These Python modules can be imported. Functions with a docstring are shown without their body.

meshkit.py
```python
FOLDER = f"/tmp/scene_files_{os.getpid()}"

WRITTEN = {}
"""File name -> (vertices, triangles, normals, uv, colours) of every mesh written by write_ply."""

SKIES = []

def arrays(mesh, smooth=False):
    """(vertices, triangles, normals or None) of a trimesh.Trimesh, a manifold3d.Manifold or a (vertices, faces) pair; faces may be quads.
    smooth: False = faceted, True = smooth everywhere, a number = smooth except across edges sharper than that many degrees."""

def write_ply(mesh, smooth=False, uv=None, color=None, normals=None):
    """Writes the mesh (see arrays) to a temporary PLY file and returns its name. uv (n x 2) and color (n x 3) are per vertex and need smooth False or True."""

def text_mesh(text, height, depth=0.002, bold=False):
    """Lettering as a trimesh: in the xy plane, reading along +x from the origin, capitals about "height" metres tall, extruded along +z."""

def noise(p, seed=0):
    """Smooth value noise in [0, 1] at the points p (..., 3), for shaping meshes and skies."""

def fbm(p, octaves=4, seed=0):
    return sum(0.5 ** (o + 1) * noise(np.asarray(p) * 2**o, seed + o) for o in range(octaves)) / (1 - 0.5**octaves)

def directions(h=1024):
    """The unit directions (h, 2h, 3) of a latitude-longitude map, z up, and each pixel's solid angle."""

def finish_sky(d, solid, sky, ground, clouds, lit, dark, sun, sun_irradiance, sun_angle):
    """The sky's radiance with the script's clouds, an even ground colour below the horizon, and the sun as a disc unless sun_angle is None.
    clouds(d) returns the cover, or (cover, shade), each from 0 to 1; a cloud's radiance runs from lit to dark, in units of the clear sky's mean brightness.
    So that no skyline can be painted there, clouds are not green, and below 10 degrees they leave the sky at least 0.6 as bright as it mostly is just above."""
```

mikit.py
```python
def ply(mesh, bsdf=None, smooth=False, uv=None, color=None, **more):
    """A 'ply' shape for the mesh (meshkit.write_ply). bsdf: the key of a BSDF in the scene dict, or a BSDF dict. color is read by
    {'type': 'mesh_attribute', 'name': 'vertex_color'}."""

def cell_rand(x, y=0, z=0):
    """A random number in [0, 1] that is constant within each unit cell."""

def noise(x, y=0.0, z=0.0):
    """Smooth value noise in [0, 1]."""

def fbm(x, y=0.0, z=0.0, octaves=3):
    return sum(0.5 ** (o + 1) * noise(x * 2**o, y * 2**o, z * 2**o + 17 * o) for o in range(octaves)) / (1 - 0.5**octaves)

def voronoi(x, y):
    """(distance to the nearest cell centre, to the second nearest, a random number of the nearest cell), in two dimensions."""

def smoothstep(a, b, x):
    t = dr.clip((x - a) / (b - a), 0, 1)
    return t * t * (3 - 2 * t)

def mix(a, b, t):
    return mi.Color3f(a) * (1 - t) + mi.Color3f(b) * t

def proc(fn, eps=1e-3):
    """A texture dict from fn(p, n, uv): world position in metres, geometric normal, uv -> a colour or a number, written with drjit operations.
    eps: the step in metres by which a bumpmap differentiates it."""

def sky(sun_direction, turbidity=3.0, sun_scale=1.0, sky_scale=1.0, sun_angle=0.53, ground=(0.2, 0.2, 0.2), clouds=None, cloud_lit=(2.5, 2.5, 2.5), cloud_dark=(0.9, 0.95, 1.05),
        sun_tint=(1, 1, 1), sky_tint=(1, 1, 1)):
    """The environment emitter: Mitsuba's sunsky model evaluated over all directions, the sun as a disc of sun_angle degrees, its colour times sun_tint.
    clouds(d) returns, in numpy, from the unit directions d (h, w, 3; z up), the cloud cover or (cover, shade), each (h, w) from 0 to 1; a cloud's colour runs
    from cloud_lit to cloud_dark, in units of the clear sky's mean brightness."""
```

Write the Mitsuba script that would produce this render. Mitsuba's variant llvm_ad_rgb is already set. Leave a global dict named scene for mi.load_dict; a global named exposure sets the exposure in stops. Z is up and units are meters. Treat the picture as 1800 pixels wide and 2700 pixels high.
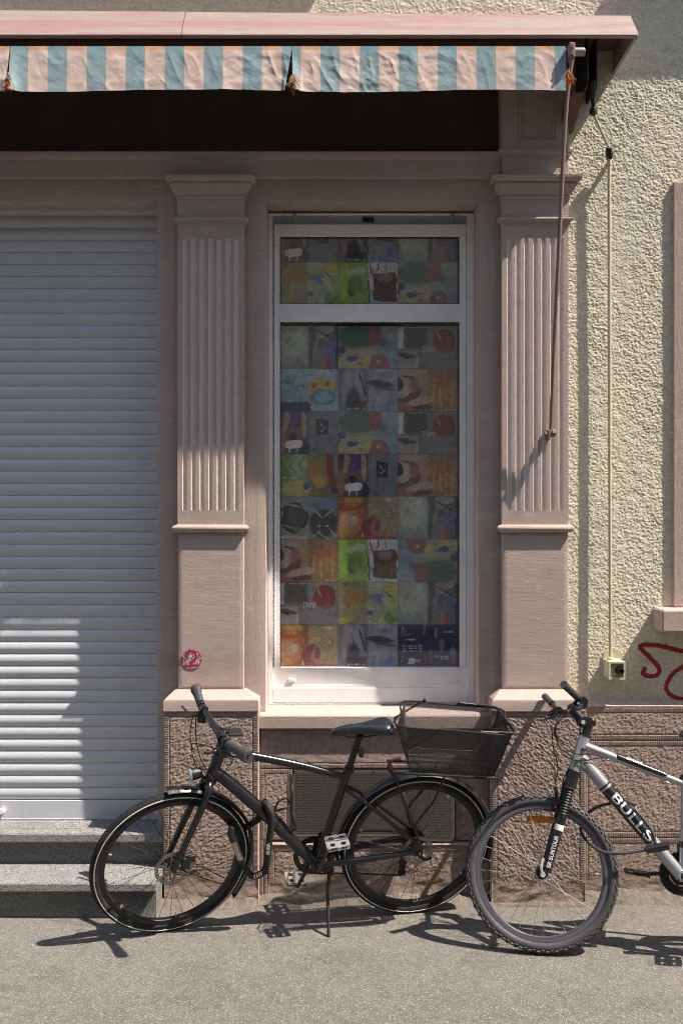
import math, random
import numpy as np
import trimesh, manifold3d as m3
import drjit as dr
import mitsuba as mi
import mikit, meshkit
from mikit import noise, fbm, smoothstep, mix, cell_rand
from shapely.geometry import Polygon, LineString, Point, box as sbox
from shapely import affinity, union_all

T = mi.ScalarTransform4f
rng = np.random.default_rng(7)
random.seed(7)

# ------------------------------------------------------------------ camera, sky, exposure
# x runs along the facade to the right, y into the house, z up; the pilaster faces lie near y = -0.18
SUN = (0.62, -0.22, 1.0)
exposure = 2.6
scene = {'type': 'scene'}
labels = {}
scene['camera'] = {
    'type': 'perspective', 'fov': 37.52, 'fov_axis': 'x', 'near_clip': 0.05, 'far_clip': 400.0,
    'to_world': T().look_at(origin=[0, -5.0, 1.86], target=[0, 0, 1.86], up=[0, 0, 1]),
}
def clouds(d):
    q = d[..., :2] / np.maximum(d[..., 2:], .12)
    c = meshkit.fbm(np.stack([q[..., 0] * 1.6, q[..., 1] * 1.6, q[..., 0] * 0], -1), 5, 12)
    return np.clip((c - .44) / .14, 0, 1) * .85, np.clip((c - .55) / .2, 0, 1) * .6
scene['sky'] = mikit.sky(SUN, turbidity=3, sky_scale=1.2, clouds=clouds, sky_tint=(1.07, 1.0, 0.90), sun_tint=(1.0, 1.075, 1.215))
del scene['type']

# ------------------------------------------------------------------ helpers
def cat(*ms):
    l = []
    for m in ms:
        l += list(m) if isinstance(m, (list, tuple)) else [m]
    return trimesh.util.concatenate(l) if len(l) > 1 else l[0]

def free(key):
    if key not in scene and key not in labels and not any(k.startswith(key + '__') for k in scene):
        return key
    i = 1
    while True:
        k = f'{key}_{i:03d}'
        if k not in scene and k not in labels and not any(q.startswith(k + '__') for q in scene):
            return k
        i += 1

def put(name, mesh, mat, parent=None, smooth=30, M=None, label=None, uv=None, kind=None):
    """one entry of the scene; returns its key"""
    key = free((parent + '__' if parent else '') + name)
    if M is not None:
        mesh = mesh.copy(); mesh.apply_transform(M)
    scene[key] = mikit.ply(mesh, mat, smooth=smooth, uv=uv)
    if label or kind:
        labels[key] = {}
        if label: labels[key]['label'] = label
        if kind: labels[key]['kind'] = kind
    return key

def thing(name, label, category, group=None):
    key = free(name)
    labels[key] = {'label': label, 'category': category}
    if group: labels[key]['group'] = group
    return key

def quads(v, q):
    q = np.asarray(q)
    return trimesh.Trimesh(np.asarray(v, float), np.vstack([q[:, [0, 1, 2]], q[:, [0, 2, 3]]]), process=False)

def bx(x0, x1, y0, y1, z0, z1, b=0.0):
    """box with chamfered edges"""
    if b <= 0:
        m = trimesh.creation.box((x1 - x0, y1 - y0, z1 - z0))
    else:
        p = []
        for ix in (0, 1):
            for iy in (0, 1):
                for iz in (0, 1):
                    X, Y, Z = (x0, x1)[ix], (y0, y1)[iy], (z0, z1)[iz]
                    sx, sy, sz = (1, -1)[ix], (1, -1)[iy], (1, -1)[iz]
                    p += [(X, Y + sy * b, Z + sz * b), (X + sx * b, Y, Z + sz * b), (X + sx * b, Y + sy * b, Z)]
        return trimesh.convex.convex_hull(np.array(p))
    m.apply_translation(((x0 + x1) / 2, (y0 + y1) / 2, (z0 + z1) / 2))
    return m

def spline(pts, n=8, closed=False):
    p = np.asarray(pts, float)
    if len(p) < 3 and not closed:
        return p
    if closed:
        q = np.vstack([p[-1], p, p[0], p[1]])
    else:
        q = np.vstack([2 * p[0] - p[1], p, 2 * p[-1] - p[-2]])
    out = []
    for i in range(1, len(q) - 2):
        t = np.linspace(0, 1, n, endpoint=False)[:, None]
        a, b, c, d = q[i - 1], q[i], q[i + 1], q[i + 2]
        out.append(0.5 * (2 * b + (c - a) * t + (2 * a - 5 * b + 4 * c - d) * t**2 + (3 * b - a - 3 * c + d) * t**3))
    if not closed:
        out.append(p[-1:])
    return np.vstack(out)

def tube(pts, r, sides=10, closed=False, smooth=0, sx=1.0):
    """round (or flattened, sx) tube along points; r number or per point"""
    p = np.asarray(pts, float)
    r = np.broadcast_to(np.asarray(r, float), (len(p),))
    if smooth:
        k = np.linspace(0, len(p) - 1, len(p))
        n0 = len(p)
        p2 = spline(p, smooth, closed)
        r = np.interp(np.linspace(0, n0 - 1, len(p2)), k, r)
        p = p2
    n = len(p)
    if closed:
        t = np.roll(p, -1, 0) - np.roll(p, 1, 0)
    else:
        t = np.gradient(p, axis=0)
    t /= np.linalg.norm(t, axis=1, keepdims=True) + 1e-12
    a = np.cross(t[0], [0.31, 0.17, 0.93]); a /= np.linalg.norm(a)
    A = [a]
    for i in range(1, n):
        a = A[-1] - t[i] * np.dot(A[-1], t[i]); A.append(a / (np.linalg.norm(a) + 1e-12))
    A = np.array(A); B = np.cross(t, A)
    th = np.arange(sides) * 2 * np.pi / sides
    v = p[:, None] + r[:, None, None] * (np.cos(th)[None, :, None] * A[:, None] * sx + np.sin(th)[None, :, None] * B[:, None])
    v = v.reshape(-1, 3)
    f = []
    m = n if closed else n - 1
    i, j = np.meshgrid(np.arange(m), np.arange(sides), indexing='ij')
    i2 = (i + 1) % n
    q = np.stack([i * sides + j, i * sides + (j + 1) % sides, i2 * sides + (j + 1) % sides, i2 * sides + j], -1).reshape(-1, 4)
    f = np.vstack([q[:, [0, 1, 2]], q[:, [0, 2, 3]]])
    if not closed:
        c0, c1 = len(v), len(v) + 1
        v = np.vstack([v, p[:1], p[-1:]])
        k = np.arange(sides)
        f = np.vstack([f, np.stack([np.full(sides, c0), (k + 1) % sides, k], 1), np.stack([np.full(sides, c1), (n - 1) * sides + k, (n - 1) * sides + (k + 1) % sides], 1)])
    return trimesh.Trimesh(v, f, process=False)

def frame_of(axis):
    n = np.asarray(axis, float); n = n / np.linalg.norm(n)
    a = np.cross(n, [0.0, 0, 1]) if abs(n[2]) < 0.9 else np.cross(n, [1.0, 0, 0])
    a /= np.linalg.norm(a)
    return a, np.cross(n, a), n

def lathe(prof, c, axis, seg=32, closed=False, ab=None, arc=None):
    """revolve profile [(radius, along axis)] about the axis through c"""
    a, b, n = ab if ab is not None else frame_of(axis)
    prof = np.asarray(prof, float)
    full = arc is None
    th = np.linspace(0, 2 * np.pi, seg, endpoint=False) if full else np.linspace(arc[0], arc[1], seg)
    v = np.asarray(c) + prof[None, :, 0, None] * (np.cos(th)[:, None, None] * a + np.sin(th)[:, None, None] * b) + prof[None, :, 1, None] * n
    k = len(prof)
    v = v.reshape(-1, 3)
    mi_, mj = (seg if full else seg - 1), (k if closed else k - 1)
    i, j = np.meshgrid(np.arange(mi_), np.arange(mj), indexing='ij')
    q = np.stack([i * k + j, ((i + 1) % seg) * k + j, ((i + 1) % seg) * k + (j + 1) % k, i * k + (j + 1) % k], -1).reshape(-1, 4)
    m = quads(v, q)
    if not full and closed:
        caps = []
        for s in (0, (seg - 1) * k):
            caps += [[s, s + x, s + x + 1] for x in range(1, k - 1)]
        m = trimesh.Trimesh(m.vertices, np.vstack([m.faces, caps]), process=False)
    return m

def disc(c, axis, r, t, seg=24, ri=0.0):
    if ri > 0:
        return lathe([(ri, -t / 2), (r, -t / 2), (r, t / 2), (ri, t / 2)], c, axis, seg, closed=True)
    return lathe([(0, -t / 2), (r * .94, -t / 2), (r, -t / 2 + t * .15), (r, t / 2 - t * .15), (r * .94, t / 2), (0, t / 2)], c, axis, seg)

def loft_rects(rings, yb, cap=True):
    """rings [(x0, x1, yfront, z)] from bottom to top; back at yb"""
    v, q = [], []
    for x0, x1, yf, z in rings:
        v += [(x0, yb, z), (x0, yf, z), (x1, yf, z), (x1, yb, z)]
    for i in range(len(rings) - 1):
        for j in range(3):
            q.append([4 * i + j, 4 * i + j + 1, 4 * i + 4 + j + 1, 4 * i + 4 + j])
    if cap:
        q.append([3, 2, 1, 0]); k = 4 * len(rings) - 4; q.append([k, k + 1, k + 2, k + 3])
    return quads(v, q)

def relief(x0, x1, z0, z1, yf, yb, step, hfun, edge=0.006):
    """a block with a sculpted front: hfun(X, Z) metres towards the street"""
    nx, nz = max(2, int((x1 - x0) / step)) + 1, max(2, int((z1 - z0) / step)) + 1
    X, Z = np.meshgrid(np.linspace(x0, x1, nx), np.linspace(z0, z1, nz), indexing='ij')
    h = hfun(X, Z)
    if edge > 0:
        e = np.minimum(np.minimum(X - x0, x1 - X), np.minimum(Z - z0, z1 - Z))
        k = np.clip(e / edge, 0, 1)
        h = h * np.clip(e / edge, 0.15, 1) - edge * (1 - np.sqrt(1 - (1 - k)**2))
    V = np.stack([X, yf - h, Z], -1)
    I = np.arange(nx * nz).reshape(nx, nz)
    q = np.stack([I[:-1, :-1], I[1:, :-1], I[1:, 1:], I[:-1, 1:]], -1).reshape(-1, 4)
    m = quads(V.reshape(-1, 3), q)
    sk = []
    for loop in (V[:, 0], V[::-1, -1], V[0, ::-1], V[-1, :]):
        n = len(loop); b = loop.copy(); b[:, 1] = yb
        vv = np.vstack([loop, b]); k = np.arange(n - 1)
        sk.append(quads(vv, np.stack([k, k + n, k + n + 1, k + 1], 1)))
    return cat(m, sk)

def nz(X, Z, sx, sz, seed=0, rot=0.0, octaves=3):
    c, s = math.cos(rot), math.sin(rot)
    return meshkit.fbm(np.stack([(X * c + Z * s) / sx, (Z * c - X * s) / sz, np.full_like(X, seed * 7.3)], -1), octaves, seed) - 0.5

# ------------------------------------------------------------------ materials
def C(h):
    """sRGB 0-255 -> linear"""
    a = np.array(h) / 255.0
    return [float(x) for x in np.where(a < 0.04045, a / 12.92, ((a + 0.055) / 1.055) ** 2.4)]

def plain(name, rgb, rough=0.6, metal=0.0, spec=0.5, **k):
    scene[name] = {'type': 'twosided', 'bsdf': {'type': 'principled', 'base_color': {'type': 'rgb', 'value': list(rgb)}, 'roughness': rough, 'metallic': metal, 'specular': spec, **k}}

def textured(name, fn, rough=0.8, bump=None, eps=1e-3, scale=1.0, spec=0.3, metal=0.0):
    b = {'type': 'principled', 'base_color': mikit.proc(fn), 'roughness': rough if not callable(rough) else mikit.proc(rough), 'specular': spec, 'metallic': metal}
    if bump:
        b = {'type': 'bumpmap', 'arbitrary': mikit.proc(bump, eps), 'scale': scale, 'bsdf': b}
    scene[name] = {'type': 'twosided', 'bsdf': b}

def f_plaster(p, n, uv):
    a = fbm(p.x * 2.3, p.y * 2.3, p.z * 2.9, 3)
    b = noise(p.x * 11, p.y * 11, p.z * 160)
    c = fbm(p.x * 40, p.y * 40, p.z * 60 + 9, 2)
    d = smoothstep(0.62, 0.85, fbm(p.x * 6 + 31, p.y * 6, p.z * 7, 3))
    e = smoothstep(0.5, 0.75, fbm(p.x * 3.1 + 3, p.z * 9.0, 5.0, 3))
    col = mix((0.43, 0.338, 0.305), (0.365, 0.288, 0.258), a)
    col = mix(col, (0.43, 0.36, 0.30), e * 0.4)
    col = col * (0.93 + 0.10 * b + 0.1 * (c - 0.5))
    sc = smoothstep(0.66, 0.74, fbm(p.x * 18 + 40, p.y * 18, p.z * 46, 3))
    pk = smoothstep(0.5, 0.7, fbm(p.x * 4 + 17, p.y * 4, p.z * 5 + 2, 3))
    col = mix(col, (0.44, 0.315, 0.30), pk * 0.4)
    col = mix(col, (0.52, 0.45, 0.40), sc * 0.35)
    return mix(col, (0.28, 0.21, 0.18), d * 0.4)
def b_plaster(p, n, uv):
    return 0.0006 * fbm(p.x * 14, p.y * 14, p.z * 170, 2) + 0.0006 * noise(p.x * 120, p.y * 90, p.z * 160)
textured('plaster', f_plaster, 0.75, b_plaster, 6e-4)
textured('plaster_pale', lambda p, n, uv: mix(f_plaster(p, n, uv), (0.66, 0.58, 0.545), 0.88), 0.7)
def b_plaster_v(p, n, uv):
    return 0.0009 * fbm(p.x * 150, p.y * 100, p.z * 16, 2) + 0.0006 * noise(p.x * 120, p.y * 90, p.z * 120)
textured('plaster_upright', f_plaster, 0.75, b_plaster_v, 6e-4)

def f_sand(p, n, uv):
    a = fbm(p.x * 4.0, p.y * 4, p.z * 4.0, 3)
    b = fbm(p.x * 60, p.y * 60, p.z * 60, 2)
    g = smoothstep(0.6, 0.78, fbm(p.x * 5 + 11, p.y * 5, p.z * 3.4 + 3, 3))
    w = smoothstep(0.35, 0.05, p.z) * smoothstep(0.35, 0.7, fbm(p.x * 9, 2.0, p.z * 9, 3))
    col = mix((0.325, 0.245, 0.21), (0.27, 0.205, 0.178), a)
    col = mix(col, (0.33, 0.275, 0.21), g * 0.5)
    col = mix(col, (0.21, 0.16, 0.125), w * 0.5)
    return col * (0.72 + 0.56 * b)
textured('sandstone', f_sand, 0.9, lambda p, n, uv: 0.0012 * fbm(p.x * 190, p.y * 190, p.z * 190, 2), 6e-4)

def f_stucco(p, n, uv):
    a = fbm(p.x * 2.0, p.y, p.z * 1.6, 3)
    b = fbm(p.x * 90, p.y * 90, p.z * 90, 2)
    g = smoothstep(0.52, 0.75, fbm(p.x * 3.2 + 5, p.z * 1.2, 1.0, 3))
    low = smoothstep(1.25, 0.95, p.z) * (0.4 + 0.6 * fbm(p.x * 12, p.z * 12, 3.0, 2))
    s = smoothstep(0.71, 0.78, fbm(p.x * 26, p.z * 20, 7.0, 2))
    col = mix((0.68, 0.625, 0.495), (0.60, 0.55, 0.43), a)
    col = mix(col, (0.53, 0.53, 0.43), g * 0.45)
    col = mix(col, (0.33, 0.30, 0.2), low * 0.5)
    col = mix(col, (0.33, 0.29, 0.2), s * 0.2)
    return col * (0.80 + 0.4 * b)
textured('stucco', f_stucco, 0.9, lambda p, n, uv: 0.0021 * fbm(p.x * 130, p.y * 130, p.z * 130, 3), 1e-3)

def f_granite(p, n, uv):
    a = noise(p.x * 230, p.y * 230, p.z * 230)
    b = fbm(p.x * 110, p.y * 110, p.z * 110, 2)
    st = smoothstep(0.55, 0.75, fbm(p.x * 6, p.y * 6, p.z * 6, 3))
    col = mix((0.23, 0.23, 0.222), (0.10, 0.10, 0.098), smoothstep(0.4, 0.75, a))
    return mix(col * (0.75 + 0.5 * b), (0.12, 0.12, 0.112), st * 0.4)
textured('granite', f_granite, 0.7, lambda p, n, uv: 0.0008 * fbm(p.x * 160, p.y * 160, p.z * 160, 2), 6e-4)
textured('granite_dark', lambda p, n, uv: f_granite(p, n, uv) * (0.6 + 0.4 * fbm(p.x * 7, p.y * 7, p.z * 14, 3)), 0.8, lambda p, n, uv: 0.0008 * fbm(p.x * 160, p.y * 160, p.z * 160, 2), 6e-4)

def f_asphalt(p, n, uv):
    a = cell_rand(dr.floor(p.x * 240 + 0.6 * noise(p.x * 90, p.y * 90)), dr.floor(p.y * 240 + 0.6 * noise(p.x * 90 + 5, p.y * 90)), 3)
    b = fbm(p.x * 45, p.y * 45, 2.0, 3)
    big = fbm(p.x * 1.1, p.y * 2.2, 4.0, 4)
    st = smoothstep(0.60, 0.72, fbm(p.x * 3.5 + 20, p.y * 5, 8.0, 4))
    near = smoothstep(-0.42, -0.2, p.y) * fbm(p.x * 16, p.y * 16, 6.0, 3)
    col = mix((0.121, 0.113, 0.103), (0.149, 0.141, 0.131), big)
    col = mix(col, (0.098, 0.09, 0.08), st * 0.45)
    vg, _, wg = mikit.voronoi(p.x * 2.6, p.y * 2.6)
    col = mix(col, (0.07, 0.066, 0.06), smoothstep(0.075, 0.05, vg) * smoothstep(0.55, 0.6, wg) * 0.4)
    dk = smoothstep(0.55, 0.75, fbm(p.x * 0.8 + 3, p.y * 1.6 + 1, 9.0, 4))
    col = mix(col, (0.10, 0.094, 0.086), dk * 0.35)
    col = col * (0.74 + 0.42 * b)
    col = mix(col, (0.42, 0.39, 0.33), smoothstep(0.86, 0.95, a) * 0.42)
    col = mix(col, (0.06, 0.055, 0.05), smoothstep(0.14, 0.05, a) * 0.4)
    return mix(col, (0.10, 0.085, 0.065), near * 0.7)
textured('asphalt', f_asphalt, 0.85, lambda p, n, uv: 0.003 * fbm(p.x * 120, p.y * 120, 1.0, 2), 1e-3)
textured('street_asphalt', lambda p, n, uv: mix((0.038, 0.037, 0.036), (0.052, 0.051, 0.049), fbm(p.x * 3, p.y * 3, 1.0, 4)), 0.9)
textured('cement', lambda p, n, uv: mix((0.165, 0.142, 0.12), (0.12, 0.10, 0.085), fbm(p.x * 14, p.y * 14, p.z * 20, 3)) * (0.7 + 0.6 * fbm(p.x * 80, p.y * 80, p.z * 80, 2)), 0.9, lambda p, n, uv: 0.004 * fbm(p.x * 70, p.y * 70, p.z * 70, 3))

def f_hood(p, n, uv):
    s = fbm(p.x * 1.6, p.y * 8, p.z * 70, 3)
    t = smoothstep(0.42, 0.68, fbm(p.x * 2.2 + 7, 3.0, p.z * 26, 3))
    w = fbm(p.x * 14, p.y * 30, p.z * 120, 2)
    col = mix((0.27, 0.20, 0.192), (0.30, 0.245, 0.22), s)
    col = mix(col, (0.29, 0.13, 0.15), t * 0.55)
    return col * (0.88 + 0.24 * w)
textured('hood_paint', f_hood, 0.7, lambda p, n, uv: 0.0006 * fbm(p.x * 12, p.y * 50, p.z * 180, 2))
plain('hood_wood_dark', C((92, 70, 62)), 0.8)
textured('sign_paint', lambda p, n, uv: mix((0.10, 0.068, 0.052), (0.075, 0.052, 0.042), fbm(p.x * 9, p.z * 9, 1.0, 4)), 0.9, spec=0.1)

STRIPE = 0.0868
def f_valance(p, n, uv):
    k = (p.x - 1.0 + 0.0525) / STRIPE + 100.0
    odd = dr.floor(k) - 2 * dr.floor(dr.floor(k) / 2)
    a = fbm(p.x * 30, p.z * 30, 2.0, 3)
    f = fbm(p.x * 2.4, 4.0, p.z * 3.0, 2)
    pink = mix((0.63, 0.52, 0.48), (0.58, 0.42, 0.36), f)
    teal = mix((0.27, 0.36, 0.38), (0.22, 0.315, 0.345), f)
    hem = smoothstep(3.921, 3.924, p.z)
    pink = mix(pink, (0.62, 0.36, 0.22), hem)
    teal = mix(teal, (0.19, 0.33, 0.36), hem)
    col = mix(teal, pink, odd)
    fr = k - dr.floor(k)
    col = mix(col, (0.72, 0.38, 0.20), smoothstep(0.035, 0.02, fr) * 0.55)
    weave = 0.95 + 0.1 * noise(p.x * 600, p.z * 600)
    return col * weave * (0.86 + 0.28 * a)
scene['valance_cloth'] = {'type': 'twosided', 'bsdf': {'type': 'principled', 'base_color': mikit.proc(f_valance), 'roughness': 0.9, 'specular': 0.1, 'sheen': 0.2}}

def f_shutter(p, n, uv):
    a = fbm(p.x * 1.3, 2.0, p.z * 1.7, 3)
    b = noise(p.x * 5, 1.0, p.z * 300)
    d = smoothstep(0.62, 0.8, fbm(p.x * 22, 5.0, p.z * 3, 3))
    return mix((0.535, 0.555, 0.60), (0.485, 0.505, 0.55), a) * (0.95 + 0.08 * b) * (1 - 0.05 * d)
textured('shutter_metal', f_shutter, 0.42, spec=0.5)
textured('white_frame', lambda p, n, uv: mix((0.86, 0.86, 0.865), (0.80, 0.80, 0.80), smoothstep(0.45, 0.75, fbm(p.x * 7, p.y * 7, p.z * 5, 3))) * (0.96 + 0.06 * noise(p.x * 70, p.y * 70, p.z * 70)), 0.4, spec=0.5)
plain('opposite_plaster', C((122, 114, 103)), 0.9)
plain('vent_grey', C((150, 150, 155)), 0.5)
plain('seal_black', (0.012, 0.012, 0.012), 0.6)
plain('room_dark', (0.02, 0.02, 0.02), 0.9)
scene['glass'] = {'type': 'thindielectric', 'int_ior': 1.5}
textured('arm_paint', lambda p, n, uv: mix((0.24, 0.165, 0.14), (0.17, 0.12, 0.10), fbm(p.x * 30, p.y * 30, p.z * 12, 3)), 0.55)
textured('crank_paint', lambda p, n, uv: mix((0.58, 0.53, 0.37), (0.45, 0.40, 0.27), fbm(p.x * 40, p.y * 40, p.z * 9, 3)), 0.55)
plain('black_iron', (0.018, 0.017, 0.016), 0.5)
plain('grille_metal', C((112, 106, 100)), 0.55, 0.6)
plain('rope_orange', C((196, 98, 40)), 0.9); plain('rope_teal', C((40, 140, 140)), 0.9)
def f_spray(p, n, uv):
    return mix((0.36, 0.025, 0.03), (0.26, 0.02, 0.025), fbm(p.x * 60, p.z * 60, 1.0, 2))
textured('spray_red', f_spray, 0.6)
def f_sticker(p, n, uv):
    x, z = (p.x + 0.7185) / 0.0485, (p.z - 1.152) / 0.0485
    sc = fbm(x * 5, z * 7, 1.0, 2)
    txt = smoothstep(0.55, 0.6, noise(x * 16, z * 9, 3.0))
    col = mix((0.16, 0.10, 0.13), (0.52, 0.46, 0.48), txt)
    r = dr.sqrt(dr.square(x + 0.05) + dr.square(z - 0.3))
    two = smoothstep(0.13, 0.09, dr.abs(r - 0.5)) * smoothstep(-0.25, -0.1, z + 0.55 * x)
    two = dr.maximum(two, smoothstep(0.13, 0.09, dr.abs(z + 0.62 - 0.12 * x)) * smoothstep(0.72, 0.66, dr.abs(x)))
    two = dr.maximum(two, smoothstep(0.1, 0.06, dr.abs((z + 0.1) * 0.75 - (x - 0.25) * 0.65)) * smoothstep(0.55, 0.45, dr.sqrt(x * x + z * z)))
    two = dr.maximum(two, smoothstep(0.82, 0.9, dr.sqrt(x * x + z * z)) * smoothstep(0.4, 0.5, sc))
    return mix(col, (0.42, 0.01, 0.06), two)
textured('sticker_print', f_sticker, 0.45)

# bicycle materials
plain('frame_black', (0.016, 0.017, 0.020), 0.27, 0.3, 0.7)
plain('matte_black', (0.009, 0.009, 0.010), 0.45)
plain('fabric_black', (0.014, 0.014, 0.016), 0.7)
textured('rubber', lambda p, n, uv: mix((0.016, 0.016, 0.016), (0.034, 0.033, 0.032), smoothstep(0.45, 0.7, fbm(p.x * 14, p.y * 14, p.z * 14, 3))), 0.75, spec=0.25)
textured('rubber_grey', lambda p, n, uv: mix((0.042, 0.042, 0.046), (0.07, 0.068, 0.069), fbm(p.x * 18, p.y * 18, p.z * 18, 3)), 0.6, spec=0.35)
plain('reflective_line', C((205, 203, 198)), 0.35)
plain('saddle_vinyl', (0.014, 0.017, 0.020), 0.24, 0.0, 0.8)
plain('grip_rubber', (0.04, 0.04, 0.044), 0.65)
plain('steel', C((175, 172, 165)), 0.3, 1.0)
plain('steel_dark', C((70, 68, 66)), 0.35, 0.9)
plain('rotor_steel', C((138, 134, 128)), 0.42, 0.7)
plain('alloy', C((214, 213, 208)), 0.38, 0.55)
plain('silver_paint', C((160, 163, 166)), 0.27, 0.45, 0.6, clearcoat=0.6)
plain('spoke_steel', C((128, 128, 130)), 0.5, 0.4)
plain('pedal_grey', C((166, 164, 160)), 0.45, 0.5)
plain('track_grey', C((128, 128, 138)), 0.35, 0.7)
plain('rim_grey', C((88, 88, 98)), 0.38, 0.5)
plain('gloss_black', (0.010, 0.010, 0.012), 0.22, 0.0, 0.6, clearcoat=0.5)
plain('letter_white', C((222, 222, 220)), 0.4)
plain('amber', C((196, 110, 12)), 0.35, spec_trans=0.0)
plain('dark_red', C((80, 16, 24)), 0.6)
plain('lens_clear', C((215, 220, 225)), 0.12, 0.4)
plain('brass', C((150, 120, 55)), 0.4, 0.8)
plain('cable_grey', (0.05, 0.05, 0.055), 0.35)

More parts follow.
